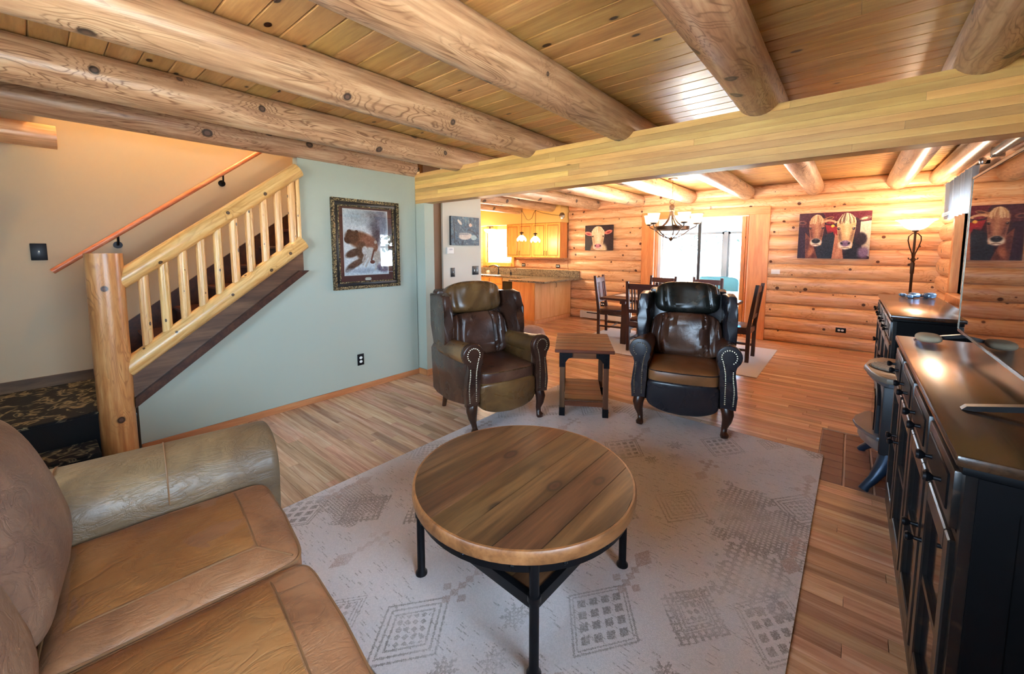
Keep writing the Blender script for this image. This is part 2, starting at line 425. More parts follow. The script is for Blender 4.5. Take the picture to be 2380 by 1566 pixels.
# ---- hearth of brown quarry tiles set into the floor
def mk_tile():
    k = NT('quarry_tile_brown'); r = k.n('ObjectInfo').outputs['Random']
    n = k.n('TexNoise', {'Vector': k.n('TexCoord').outputs['Object'], 'Scale': 18.0, 'Detail': 4.0}).outputs[0]
    c = k.ramp(k.math('ADD', k.math('MULTIPLY', n, .5), k.math('MULTIPLY', r, .5)), [(.2, lin((112,76,64))), (.8, lin((140,100,86)))])
    k.set(Base_Color=c, Roughness=.45); return k.m
M['tile'] = mk_tile(); M['grout'] = plain('grout', (200,168,146), .9)
hearth = tag(obj('hearth', box(B(), HX0, HX1, HY0, HY1, -.016, -.004), M['grout'], None, False), 'brown quarry tile hearth pad set flush in the wood floor under the stove', 'hearth')
nx, ny = 7, 8
tw, td = (HX1-HX0)/nx, (HY1-HY0)/ny
t0 = obj('tile', box(B(), .006, tw-.006, .0035, td-.0035, -.004, .002, .0015, 1), M['tile'], hearth, False, loc=(HX0, HY0, 0))
for i in range(nx):
    for j in range(ny):
        if i or j: inst(t0, hearth, (HX0+i*tw, HY0+j*td, 0))

# ---- ceiling boards
bm = B(); box(bm, XL-.1, XR+.1, YB-.1, YD+.1, ZC+.03, ZC+.12); box(bm, -7.8, XL-.1, 3.4, YD+.1, ZC+.03, ZC+.12); box(bm, -4.9, XL-.1, YB-.1, .12, ZC+.03, ZC+.12)
ceil = struct('ceiling', bm, M['ceilgap'])
CW = .1305; y = .062-11*CW
def cboard(x0, x1, y0, y1):
    bm = B(); c = .006; z0, z1 = ZC, ZC+.03
    prism(bm, [(y0+.0008, z1), (y0+.0008, z0+c), (y0+c, z0), (y1-c, z0), (y1-.0008, z0+c), (y1-.0008, z1)], 0, x0+.0006, x1-.0006)
    o = obj('ceiling_board', bm, M['ceil'], ceil, False); rnd_attr(o.data, [rnd.random()]*len(o.data.polygons))
while y < YD:
    y0, y1 = max(y, YB), min(y+CW, YD)
    a = -7.75 if y >= 3.4 else (-4.8 if y1 <= .13 else XL-.08)
    if y1-y0 > .02:
        x = a - rnd.random()*2.0
        while x < XR:
            x2 = x+2.4+rnd.random()*2.4
            p, q = max(x, a), min(x2, XR)
            if q-p > .02: cboard(p, q, y0, y1)
            x = x2
    y += CW

# ---- log walls
ZS = [0, .18, .39, .60, .81, 1.02, 1.23, 1.445, 1.66, 1.87, 2.085, 2.275, 2.47]
def dlog(L, z0, z1, bulge=.055):
    """one course: rounded front face towards local -Y, along local X"""
    bm = B(); h = z1-z0; n = 9
    pts = [(0.02, -h/2+.001)]
    for i in range(n+1):
        a = -pi/2+pi*i/n
        pts.append((-bulge*abs(cos(a))**.85, (h/2-.002)*sin(a)))
    pts.append((0.02, h/2-.001))
    prism(bm, pts, 0, 0, L)
    return bm
def log_course(wall, x0, x1, r, splits=True):
    xs = [x0]
    if splits and x1-x0 > 2.0: xs.append(x0+(x1-x0)*(.35+.35*rnd.random()))
    xs.append(x1)
    return [(a, b, r) for a, b in zip(xs, xs[1:])]
DX0, DX1, DZ = -2.84, -1.29, 2.01                          # sliding door opening
KX0, KX1, KZ0, KZ1 = -7.18, -6.32, 1.13, 1.95              # kitchen window opening
ZW = ZC+.03
bm = B()
box(bm, -7.8, KX0, YD, YD+.18, 0, ZW); box(bm, KX1, DX0, YD, YD+.18, 0, ZW); box(bm, DX1, XR+.2, YD, YD+.18, 0, ZW)
box(bm, DX0, DX1, YD, YD+.18, DZ, ZW); box(bm, KX0, KX1, YD, YD+.18, 0, KZ0); box(bm, KX0, KX1, YD, YD+.18, KZ1, ZW)
wall_back = struct('wall_back', bm, M['logwall'])
TX0, TX1, TZ = -3.075, -1.01, 2.13
for r in range(12):
    z0, z1 = ZS[r], ZS[r+1]
    if z0 >= 2.08: runs = log_course(0, -4.72, .89, r)
    else: runs = log_course(0, -4.72, TX0, r, False)+log_course(0, TX1, .89, r)
    if z1 > .9 and z1 < 1.3: runs += log_course(0, -6.25, -4.73, r, False)
    for a, b, _ in runs:
        obj('wall_log', dlog(b-a-.002, z0, z1, .05 if r < 10 else .06), M['logwall'], wall_back, True, 50, loc=(a+.001, YD, (z0+z1)/2))
WR = [(5.28, 6.42, .98, 2.04), (-.60, 1.10, .9, 2.05)]    # right wall windows, dining then the assumed living room one: y0,y1,z0,z1
bm = B()
ys = [YB-.1, WR[1][0], WR[1][1], WR[0][0], WR[0][1], YD+.1]
box(bm, XR, XR+.18, ys[0], ys[1], 0, ZW); box(bm, XR, XR+.18, ys[2], ys[3], 0, ZW); box(bm, XR, XR+.18, ys[4], ys[5], 0, ZW)
for (a, b, c, d) in WR: box(bm, XR, XR+.18, a, b, 0, c); box(bm, XR, XR+.18, a, b, d, ZW)
wall_right = struct('wall_right', bm, M['logwall'])
for r in range(12):
    z0, z1 = ZS[r]-.1, ZS[r+1]-.1
    if r == 0: z0 = 0
    if r == 11: z1 = ZC
    segs = [(YB, YD-.03)]
    for (a, b, c, d) in WR:
        if z1 > c-.06 and z0 < d+.06:
            segs = [s for (p, q) in segs for s in ((p, min(q, a-.08)), (max(p, b+.08), q)) if s[1]-s[0] > .05 and not (p >= b or q <= a)] or segs
            segs = sorted(set(segs))
    out = []
    for (p, q) in [(YB, YD-.03)]:
        cuts = [(a-.08, b+.08) for (a, b, c, d) in WR if z1 > c-.06 and z0 < d+.06]
        cuts.sort(); cur = p
        for (a, b) in cuts:
            if a > cur: out.append((cur, a))
            cur = b
        out.append((cur, q))
    for a, b in out:
        obj('wall_log', dlog(b-a, z0, z1), M['logwall'], wall_right, True, 50, loc=(XR, b, (z0+z1)/2), rot=(0, 0, -pi/2))
# rear wall behind the viewer, with an unseen window assumed to carry daylight
RX0, RX1, RZ0, RZ1 = -2.5, -.3, .85, 2.1
bm = B(); box(bm, -4.9, RX0, YB-.15, YB, 0, ZW); box(bm, RX1, XR+.1, YB-.15, YB, 0, ZW); box(bm, RX0, RX1, YB-.15, YB, 0, RZ0); box(bm, RX0, RX1, YB-.15, YB, RZ1, ZW)
wall_front = struct('wall_front', bm, M['sage'])

# windows (frame, sashes, panes)
def window(n, axis, at, u0, u1, z0, z1, depth=.1, rows=2, cols=1, label=None, sill=True, mat='vinyl', casing=None, flip=1):
    def bx(bm, a, b, c, d, p, q):
        if axis == 'x': box(bm, at+p, at+q, a, b, c, d, .004, 1)
        else: box(bm, a, b, at+p, at+q, c, d, .004, 1)
    bm = B(); f = .045
    bx(bm, u0, u0+f, z0, z1, .02, .1); bx(bm, u1-f, u1, z0, z1, .02, .1); bx(bm, u0+f, u1-f, z1-f, z1, .02, .1); bx(bm, u0+f, u1-f, z0, z0+f, .02, .1)
    w = struct('window_%d' % n, bm, M[mat])
    gw, gh = (u1-u0-2*f)/cols, (z1-z0-2*f)/rows
    for i in range(cols):
        for j in range(rows):
            a, b, c, d = u0+f+i*gw, u0+f+(i+1)*gw, z0+f+j*gh, z0+f+(j+1)*gh
            bm = B(); s = .028
            bx(bm, a, a+s, c, d, .035, .075); bx(bm, b-s, b, c, d, .035, .075); bx(bm, a+s, b-s, c, c+s, .035, .075); bx(bm, a+s, b-s, d-s, d, .035, .075)
            sash = obj('sash', bm, M[mat], w, False)
            bm = B()
            bx(bm, a+s*.8, b-s*.8, c+s*.8, d-s*.8, .052, .058)
            obj('pane', bm, M['glass'], sash, False)
    if casing:
        bm = B(); e = .08
        bx(bm, u0-e, u0, z0-e, z1+e, -.07*flip, .1); bx(bm, u1, u1+e, z0-e, z1+e, -.07*flip, .1); bx(bm, u0, u1, z1, z1+e, -.07*flip, .1); bx(bm, u0, u1, z0-e, z0, -.09*flip, .1)
        obj('casing', bm, casing, w, False)
    return w
window(1, 'x', XR, *WR[0], casing=M['trim'])
window(2, 'x', XR, *WR[1], cols=2, casing=M['trim'])  # unseen side window, assumed and sized for the daylight it lets in
window(4, 'y', YB-.15, RX0, RX1, RZ0, RZ1, cols=3, casing=None)  # unseen rear window, placed and sized to bring daylight into the room

# ---- left wall (under and beyond the stair), pilaster, hallway wall
SY0, SZ0, SY1, SZ1 = .40, .362, 1.585, 1.25                 # lower edge of stringer
wall_left = struct('wall_left', prism(B(), [(.42, 0), (YG, 0), (YG, 2.27), (SY1, 2.27), (SY1, SZ1+.03), (.42, SZ0+.04)], 0, XL-.1, XL), M['sage'])
wall_pier = struct('wall_pier', box(B(), XL-.1, -3.68, YG+.01, 2.99, 0, 1.968), M['sage'])
door1 = struct('door_1', box(B(), -3.92, -3.86, 2.99, 3.25, 0, ZC), M['browndoor'])
bm = B(); box(bm, -5.4, XL, 3.25, 3.91, 0, ZC-.001)
wall_hall = struct('wall_hall', bm, M['cream'])
wall_kitchen = struct('wall_kitchen', box(B(), -7.9, -7.75, 3.3, YD+.1, 0, ZC+.03), M['kyellow'])
struct('wall_stair_side', box(B(), -7.9, -4.92, 3.25, 3.4, 0, ZC+.03), M['cream'])
# stairwell walls rising past the ceiling
bm = B(); box(bm, -4.92, -4.8, YB-.1, 4.6, 0, 4.7)
wall_stair = struct('wall_stair', bm, M['tan'])
bm = B(); box(bm, -4.8, XL-.1, 4.4, 4.6, 2.3, 4.7); box(bm, -4.8, XL+.1, .0, .1, ZC+.05, 4.7); box(bm, XL-.08, XL+.1, .1, 4.6, ZC+.13, 4.7); box(bm, -4.92, XL+.1, 0, 4.6, 4.7, 4.8)
struct('wall_upper_landing', bm, M['tan'])
# baseboards
baseL = struct('baseboard_left', box(B(), XL, XL+.014, .42, YG+.01, 0, .058, .003, 1), M['base'])
bm = B(); box(bm, XL+.014, -3.668, YG-.004, YG+.01, 0, .07, .003, 1); box(bm, -3.68, -3.666, YG-.004, 2.99, 0, .07, .003, 1)
struct('baseboard_pier', bm, M['basex'])
struct('baseboard_hall', box(B(), XL, XL+.014, 3.25, 3.91, 0, .07), M['base'])

# ---- sliding door trim, frame and sunroom
bm = B(); box(bm, TX0, DX0, YD-.075, YD+.0, 0, TZ, .004, 1); box(bm, DX1, TX1, YD-.075, YD, 0, TZ, .004, 1)
tr = struct('trim_1', bm, M['trim'])
obj('head_casing', box(B(), TX0-.001, TX1+.001, YD-.08, YD, DZ, TZ+.002, .004, 1), M['trimx'], tr, False)
obj('jamb', box(B(), DX0, DX0+.02, YD, YD+.18, 0, DZ), M['trim'], tr, False)
obj('jamb', box(B(), DX1-.02, DX1, YD, YD+.18, 0, DZ), M['trim'], tr, False)
obj('sill', box(B(), DX0, DX1, YD, YD+.2, -.016, .012), M['trimx'], tr, False)
dr = struct('door_2', box(B(), DX0+.02, DX1-.02, YD+.10, YD+.16, DZ-.06, DZ), M['vinyl'])
bm = B()
for x in (DX0+.02, DX1-.075): box(bm, x, x+.055, YD+.10, YD+.15, .012, DZ-.06)
box(bm, DX0+.02, DX1-.02, YD+.1, YD+.15, .012, .08)
obj('door_frame', bm, M['vinyl'], dr, False)
bm = B(); xm = (DX0+DX1)/2-.05
fp = obj('fixed_panel', box(B(), xm, xm+.05, YD+.105, YD+.14, .08, DZ-.06), M['greyframe'], dr, False)
obj('pane', box(B(), DX0+.07, xm, YD+.12, YD+.126, .08, DZ-.06), M['glass'], fp, False)
sunf = struct('sunroom_floor', box(B(), -5.2, .3, YD+.18, 10.9, -.1, -.005), plain('sunroom_carpet', (196,202,208), .9))
M['rafter'] = plain('rafter_paint', (150,166,176), .6); M['roofglass'] = glass('tinted_roof_glass', (.03, .085, .12), 1.2)
sunc = struct('sunroom_ceiling', box(B(), -5.2, .3, 11.0, 11.2, 2.28, 2.36), M['rafter'])
for i in range(6): obj('rafter', box(B(), -5.2+i*1.08, -5.1+i*1.08, YD+.19, 11.0, 2.18, 2.30), M['rafter'], sunc, False)
for i in range(5): obj('roof_pane', box(B(), -5.1+i*1.08, -4.12+i*1.08, YD+.19, 11.0, 2.305, 2.312), M['roofglass'], sunc, False)
YS = 10.6
bm = B(); box(bm, -5.2, .3, YS, YS+.1, 0, .42); box(bm, -5.2, .3, YS, YS+.1, 1.87, 2.28)
sunw = struct('sunroom_wall', bm, plain('sunroom_wall_paint', (84,112,134), .7))
bays = [-5.2, -3.85, -2.29, -.9, .3]
for i, x in enumerate(bays):
    obj('mullion', box(B(), x-.045, x+.045, YS-.02, YS+.08, .42, 1.87), M['greyframe'], sunw, False)
for a, b in zip(bays, bays[1:]):
    bm = B(); a += .045; b -= .045; mdl = (a+b)/2
    for x0, x1, z0, z1 in ((a, a+.04, .42, 1.87), (b-.04, b, .42, 1.87), (a, b, .42, .47), (a, b, 1.82, 1.87)): box(bm, x0, x1, YS+.0, YS+.05, z0, z1)
    sh = obj('sash', bm, M['greyframe'], sunw, False)
    obj('pane', box(B(), a+.03, b-.03, YS+.02, YS+.026, .46, 1.83), M['glass'], sh, False)
bm = B()
for x in (-5.25, .3):
    box(bm, x, x+.08, YD+.18, YS+.1, 0, .42); box(bm, x, x+.08, YD+.18, YS+.1, 1.87, 2.28)
    for y in (YD+.2, 8.7, 9.7, YS): box(bm, x, x+.08, y, y+.07, .42, 1.87)
struct('sunroom_side', bm, bpy.data.materials['sunroom_wall_paint'])

# ---- outside
def mk_ground():
    k = NT('pale_dry_grass'); n = k.n('TexNoise', {'Vector': k.n('NewGeometry').outputs['Position'], 'Scale': .8, 'Detail': 5.0}).outputs[0]
    k.set(Base_Color=k.ramp(n, [(.3, lin((112,116,110))), (.7, lin((146,148,144)))]), Roughness=.95); return k.m
tag(obj('lawn', box(B(), -60, 60, -50, 90, -.5, -.3), mk_ground(), None, False), kind='structure')
M['bark'] = plain('bark', (52,48,46), .9); M['leaf'] = plain('pale_leaf', (50,64,58), .8)
def tree(x, y, h, sp, label, seed):
    r = random.Random(seed); t = thing('tree', label, 'tree', (x, y, -.3), 0, 'trees beyond the sunroom')
    pts = [(0,0,0), (.05*r.uniform(-1,1), 0, h*.4), (.2*r.uniform(-1,1), .1, h)]
    obj('trunk', tube(B(), pts, [h*.016, h*.013, h*.005], 8), M['bark'], t)
    bm = B()
    for i in range(int(16)):
        a = r.uniform(0, 2*pi); z = h*r.uniform(.25, .95); l = sp*(1.15-z/h)*r.uniform(.6, 1.1)
        tube(bm, [(0, 0, z), (l*.5*cos(a), l*.5*sin(a), z+l*.25), (l*cos(a), l*sin(a), z+l*.45)], [.03, .018, .006], 5)
    obj('branches', bm, M['bark'], t)
    V, Fc = [], []
    for i in range(700):
        a = r.uniform(0, 2*pi); z = h*(.3+.7*r.random()**.8); l = sp*(1.2-z/h)*sqrt(r.random())
        c = Vector((l*cos(a), l*sin(a), z+l*.2)); b = len(V)
        u = Vector((r.gauss(0,1), r.gauss(0,1), r.gauss(0,1))).normalized()*.14; w = u.cross(Vector((r.gauss(0,1), r.gauss(0,1), 1))).normalized()*.09
        V += [c+u, c+w, c-u, c-w]; Fc.append((b, b+1, b+2, b+3))
    me = bpy.data.meshes.new('foliage'); me.from_pydata([tuple(v) for v in V], [], Fc); me.materials.append(M['leaf'])
    o = bpy.data.objects.new('foliage', me); COL.objects.link(o); o.parent = t; o['kind'] = 'stuff'
for i, (x, y, h, s) in enumerate([(-9.4,21,5.5,1.7), (-7.6,27,7.0,1.9), (-5.4,20,5,1.5), (-3.3,25,6,1.8), (-11.5,27,8,2.0), (-1.2,21,6,1.7), (-4.6,31,8,2.1), (-9.6,33,9,2.2)]):
    tree(x, y, h, s, 'pale leafy tree standing on the bright lawn beyond the sunroom glass', 100+i)
for i, (x, y, h, s) in enumerate([(6,8,5,1.6), (8,14,7,2.2), (11,9.5,8,2.2)]):
    t_ = tree(x, y, h, s, 'pale leafy tree standing on the bright lawn beyond the dining side window', 140+i)

# ================================================================== BEAMS
def beam_log(x, y0, y1, r, zc, label, group=None, seed=0, mat='log'):
    L = y1-y0
    o = obj('log_beam', logmesh(B(), L, r, seed, n=26, flat=ZC-.002-zc), M[mat], None, True, 50, loc=(x, y0, zc), rot=(0, 0, pi/2))
    return tag(o, label, 'beam', group)
BL = 'round peeled log ceiling beam notched into the glued wooden girder, beside the other log beams'
for i, x in enumerate((-3.13, -2.22, -1.35, -.475, .42)):
    beam_log(x, YB+.02, 7.46, .118, 2.363, BL, 'log ceiling beams crossing the girder', 10+i*7)
beam_log(XL-.02, YB+.02, 2.84, .098, 2.36, 'peeled log beam lying along the top of the sage wall above the stair railing', None, 81)
beam_log(.80, 3.05, 7.46, .10, 2.365, 'log beam running along the top of the log side wall above the white valance', None, 93)
for i, x in enumerate((-4.05, -4.95, -5.85)):
    beam_log(x, 3.95, 7.2 if i else 7.46, .115, 2.363, 'log ceiling beam over the kitchen behind the pale hallway wall', 'log ceiling beams over the kitchen', 120+i*5)
beam_log(-4.62, YB+.02, .185, .085, 2.285, 'dark short log jutting out over the stair landing', None, 140, 'logwall')

# glued laminated girder: layers of boards
gir = thing('girder', 'yellow glued laminated wooden girder spanning the room under the log beams', 'beam', (-1.5, YG, 1.966))
lay = 8; lh = (2.296-1.966)/lay
for i in range(lay):
    x = XL-.0 - rnd.random()*1.0; 
    while x < XR:
        x2 = x+1.1+rnd.random()*1.8; a, b = max(x, XL+.005), min(x2, XR-.01)
        if b-a > .05:
            d = rnd.uniform(-.0006, .0006)
            o = obj('lamination', box(B(), a+1.5+.0004, b+1.5-.0004, d, .128, i*lh+.0004, (i+1)*lh-.0004), M['glulam'], gir, False)
            rnd_attr(o.data, [rnd.random()]*6)
        x = x2

# ================================================================== STAIRS
st = thing('staircase', 'dark stained wooden staircase rising behind the log railing from a carpeted landing', 'stairs', (-4.3, .3, 0))
def S(o): o.location -= Vector((-4.3, .3, 0)); return o
def mk_carpet():
    k = NT('floral_carpet'); co = k.n('TexCoord').outputs['Object']
    n = k.n('TexNoise', {'Vector': co, 'Scale': 9.0, 'Detail': 2.0, 'Distortion': 1.6}).outputs[0]
    c = k.ramp(n, [(.50, lin((14,16,20))), (.535, lin((70,66,54))), (.6, lin((130,118,92))), (.66, lin((30,34,36)))])
    k.set(Base_Color=c, Roughness=1.0); k.bump(k.n('TexNoise', {'Vector': co, 'Scale': 400.0}).outputs[0], .5, .004); return k.m
M['carpet'] = mk_carpet(); M['carpetd'] = plain('dark_carpet', (16,17,20), 1.0, bump=.4, bscale=400)
LZ = .375
S(obj('landing', box(B(), -4.798, -3.80, YB+.02, .34, .0, LZ-.02), M['carpetd'], st, False))
S(obj('landing_carpet', box(B(), -4.798, -3.78, YB+.02, .34, LZ-.02, LZ, .008, 2), M['carpet'], st, False))
S(obj('bottom_step', box(B(), -3.80, -3.54, YB+.02, .20, .0, .17), M['carpetd'], st, False))
S(obj('step_carpet', box(B(), -3.80, -3.52, YB+.02, .20, .17, .19, .008, 2), M['carpet'], st, False))
rise, run = .185, .246
for i in range(11):
    z = LZ+rise*(i+1); y0 = .34+run*i
    S(obj('riser', box(B(), -4.78, XL-.1, y0, y0+.02, z-rise, z-.03), M['stair'], st, False))
    S(obj('tread', box(B(), -4.78, XL-.1, y0-.025, y0+run+.02, z-.03, z, .006, 1), M['stair'], st, False))
S(obj('skirt_board', prism(B(), [(.30, LZ), (.34, LZ), (3.05, LZ+2.05), (3.05, LZ+2.36), (.30, LZ+.30)], 0, -4.799, -4.775), M['stair'], st, False))
S(obj('skirt_board', box(B(), -4.799, -4.785, YB+.02, .30, LZ, LZ+.085), M['stringer'], st, False))
sl = (SZ1-SZ0)/(SY1-SY0)
S(obj('stringer', prism(B(), [(SY0, SZ0), (SY1+.0, SZ1), (SY1+.0, SZ1+.26), (SY0, SZ0+.26)], 0, XL-.0, XL+.035), M['stringer'], st, False))
S(obj('stringer_trim', prism(B(), [(SY0, SZ0-.012), (SY1+.03, SZ1+.01), (SY1+.03, SZ1+.012), (SY1-.05, SZ1+.012), (SY0, SZ0+.055)], 0, XL+.035, XL+.075), M['stair'], st, False))

bal = thing('stair_railing', 'golden peeled log stair railing with round newel post and slim balusters', 'railing', (XL+.03, .31, 0))
def RL(o): o.location -= Vector((XL+.03, .31, 0)); return o
RX = XL+.03
RL(obj('newel_post', logmesh(B(), 1.425, .094, 201, n=28, step=.12), M['newel'], bal, True, 50, loc=(RX, .31, .0), rot=(0, -pi/2, 0)))
def slant(name, y0, z0, y1, z1, r, seed):
    L = sqrt((y1-y0)**2+(z1-z0)**2)
    o = obj(name, logmesh(B(), L, r, seed, n=20, step=.15), M['rail'], bal, True, 50)
    d = Vector((0, y1-y0, z1-z0)).normalized(); q = d.to_track_quat('X', 'Z'); o.rotation_mode = 'QUATERNION'; o.rotation_quaternion = q
    o.location = Vector((RX, y0, z0))-Vector((XL+.03, .31, 0)); return o
slant('top_rail', .37, 1.235, 1.575, 2.150, .062, 5)
slant('bottom_rail', .37, .625, 1.59, 1.515, .064, 9)
for i in range(11):
    yb = .497+i*.1122 if i < 10 else 1.56
    zb = .625+(yb-.37)*.7295; zt = 1.235+(yb-.37)*.7593
    RL(obj('baluster', logmesh(B(), zt-zb, .031 if i < 10 else .02, 300+i*3, n=12, step=.15), M['rail'], bal, True, 50, loc=(RX, yb, zb), rot=(0, -pi/2, 0)))

hr = thing('handrail', 'slim varnished wooden handrail on black brackets on the stairwell wall', 'handrail', (-4.74, .1, 1.28))
def mk(o): return o
hd = Vector((0, 1.47, 1.155)).normalized()
pts = [Vector((0,0,0)), Vector((0,1.47,1.155)), Vector((0, 2.9, 2.28))]
obj('rail', tube(B(), pts, .021, 14), wood('handrail_oak', (200,124,78), (220,146,98), (232,164,118), axis=1, rough=.3, var=.02), hr)
for yb, zb in ((.385, .225+.075), (1.162, .835+.075)):
    bm = B(); tube(bm, [(-.058, yb, zb-.09), (-.02, yb, zb-.088), (-.004, yb, zb-.06), (0, yb, zb-.015)], .008, 8)
    tube(bm, [(-.06, yb, zb-.09), (-.05, yb, zb-.09)], .03, 16)
    obj('bracket', bm, M['black'], hr)

# ================================================================== WALL PLATES
def outlet(name, label, cat, loc, rot, w=.072, h=.118, kind='outlet', plate='black', face='white', horiz=False):
    t = thing(name, label, cat, loc); t.rotation_euler = rot           # local: plate in XZ, facing -Y
    obj('plate', box(B(), -w/2, w/2, -.006, 0, -h/2, h/2, .003, 2), M[plate], t)
    if kind == 'outlet':
        for s in (-1, 1):
            bm = B(); c = (s*.02, 0) if horiz else (0, s*.02)
            prism(bm, [(c[0]+.0165*cos(a)*(1 if not horiz else 1), c[1]+.014*sin(a)) for a in np.linspace(0, 2*pi, 17)[:-1]], 1, -.009, -.005)
            so = obj('socket', bm, M[face], t)
    elif kind == 'switch':
        n = max(1, int(round(w/.05))-0) if w > .1 else 1
        for i in range(n):
            x = (i-(n-1)/2)*.046
            tp = obj('toggle_slot', box(B(), x-.006, x+.006, -.008, -.005, -.013, .013), M[face if n > 1 else 'blackp'], t, False)
            obj('toggle', box(B(), x-.004, x+.004, -.018, -.006, -.003, .008, .002, 1), M[face], t)
    return t
RXP = (0, 0, pi/2)      # faces +X
outlet('wall_outlet', 'black outlet plate low on the sage wall near the baseboard', 'outlet', (XL+.001, 2.123, .318), RXP)
outlet('light_switch', 'single black light switch plate on the stairwell wall left of the newel post', 'switch', (-4.799, .043, 1.433), RXP, w=.085, h=.13, kind='switch')
outlet('light_switch', 'narrow dark switch plate below the thermostat on the pale hallway wall', 'switch', (XL+.001, 3.40, 1.166), RXP, w=.07, h=.115, kind='switch', plate='blackp')
outlet('light_switch', 'double dark switch plate near the end of the pale hallway wall', 'switch', (XL+.001, 3.80, 1.175), RXP, w=.115, h=.115, kind='switch', plate='blackp')
th = thing('thermostat', 'small white boxy thermostat under the blue landscape painting', 'thermostat', (XL+.001, 3.345, 1.438), pi/2)
obj('body', box(B(), -.055, .055, -.03, 0, -.04, .04, .006, 2), M['white'], th)
obj('dial', box(B(), -.02, .03, -.034, -.03, .005, .025, .002, 1), plain('pale_grey', (200,200,200), .4), th)
outlet('wall_outlet', 'black outlet plate low on the log wall right of the sliding door', 'outlet', (-.057, YD-.055, .28), (0,0,0), w=.118, h=.072, horiz=True)
outlet('light_switch', 'cream switch plate on the log wall beside the door trim', 'switch', (-.90, YD-.055, 1.105), (0,0,0), w=.118, h=.072, kind='plain', plate='white', face='white')
outlet('wall_outlet', 'black outlet plate above the granite backsplash, under the cabinets near the window', 'outlet', (-5.95, YD-.055, 1.09), (0,0,0), w=.105, h=.07, horiz=True)
outlet('wall_outlet', 'black outlet plate above the granite backsplash, near the peninsula end', 'outlet', (-4.98, YD-.055, 1.085), (0,0,0), w=.105, h=.07, horiz=True)
outlet('wall_outlet', 'round white socket plate low on the log wall above the baseboard heater', 'outlet', (-3.87, YD-.055, .33), (0,0,0), w=.09, h=.09, horiz=True)

# ================================================================== PAINTINGS (colours laid on fine canvas grids)
class Paint:
    def __init__(s, w, h, c):
        s.w, s.h = w, h; s.a = np.tile(np.array(c, float), (h, w, 1))
        s.X, s.Y = np.meshgrid((np.arange(w)+.5)/w, (np.arange(h)+.5)/h)
        s.r = np.random.RandomState(3)
    def blend(s, m, c): m = np.clip(m, 0, 1)[..., None]; s.a = s.a*(1-m)+np.array(c, float)*m
    def ell(s, cx, cy, rx, ry, c, rot=0, soft=.15, op=1):
        x, y = s.X-cx, (s.Y-cy); k, d = cos(rot), sin(rot); u, v = (x*k+y*d)/rx, (-x*d+y*k)/ry
        s.blend(op*(1-(np.sqrt(u*u+v*v)-1+soft)/soft), c)
    def poly(s, pts, c, op=1):
        m = np.zeros((s.h, s.w), bool); n = len(pts)
        for i in range(n):
            x0, y0 = pts[i]; x1, y1 = pts[(i+1) % n]
            if y0 == y1: continue
            m ^= ((s.Y >= min(y0, y1)) & (s.Y < max(y0, y1)) & (s.X < (s.Y-y0)*(x1-x0)/(y1-y0)+x0))
        s.blend(m*float(op), c)
    def line(s, pts, w, c, op=1):
        for (x0, y0), (x1, y1) in zip(pts, pts[1:]):
            dx, dy = x1-x0, y1-y0; t = np.clip(((s.X-x0)*dx+(s.Y-y0)*dy)/(dx*dx+dy*dy+1e-9), 0, 1)
            d = np.hypot(s.X-x0-t*dx, s.Y-y0-t*dy); s.blend(op*(1.5-d/w), c)
    def dab(s, amt=10, cell=3):
        hh, ww = s.h//cell+1, s.w//cell+1
        n = np.kron(s.r.randn(hh, ww), np.ones((cell, cell)))[:s.h, :s.w]; s.a = np.clip(s.a+amt*n[..., None], 0, 255)
    def mesh(s, W, H, mat, name, parent, y=-.0):
        w, h = s.w, s.h
        gx, gz = np.meshgrid(np.linspace(-W/2, W/2, w+1), np.linspace(H/2, -H/2, h+1))
        v = np.stack([gx, np.full_like(gx, y), gz], -1).reshape(-1, 3)
        i = (np.arange(h)[:, None]*(w+1)+np.arange(w)[None]).ravel()
        f = np.stack([i, i+w+1, i+w+2, i+1], 1)
        me = bpy.data.meshes.new(name); me.vertices.add(len(v)); me.vertices.foreach_set('co', v.ravel())
        me.loops.add(f.size); me.loops.foreach_set('vertex_index', f.ravel().astype(np.int32))
        me.polygons.add(len(f)); me.polygons.foreach_set('loop_start', np.arange(0, f.size, 4, dtype=np.int32))
        me.update()
        c = np.ones((len(f), 4)); c[:, :3] = lin(s.a.reshape(-1, 3))
        a = me.attributes.new('Col', 'FLOAT_COLOR', 'CORNER'); a.data.foreach_set('color', np.repeat(c, 4, 0).ravel().astype(np.float32))
        me.materials.append(mat); me.validate()
        o = bpy.data.objects.new(name, me); COL.objects.link(o); o.parent = parent; return o
M['paint'] = vcol('oil_paint', .5, .35, .15, 150)
def canvas(name, label, loc, rot, W, H, P, edge=(40,26,30)):
    t = thing(name, label, 'painting', loc); t.rotation_euler = rot
    obj('stretcher', box(B(), -W/2, W/2, -.030, .0, -H/2, H/2, .002, 1), plain(name+'_edge', edge, .7), t, False)
    P.mesh(W, H, M['paint'], 'canvas', t, -.0306)
    return t
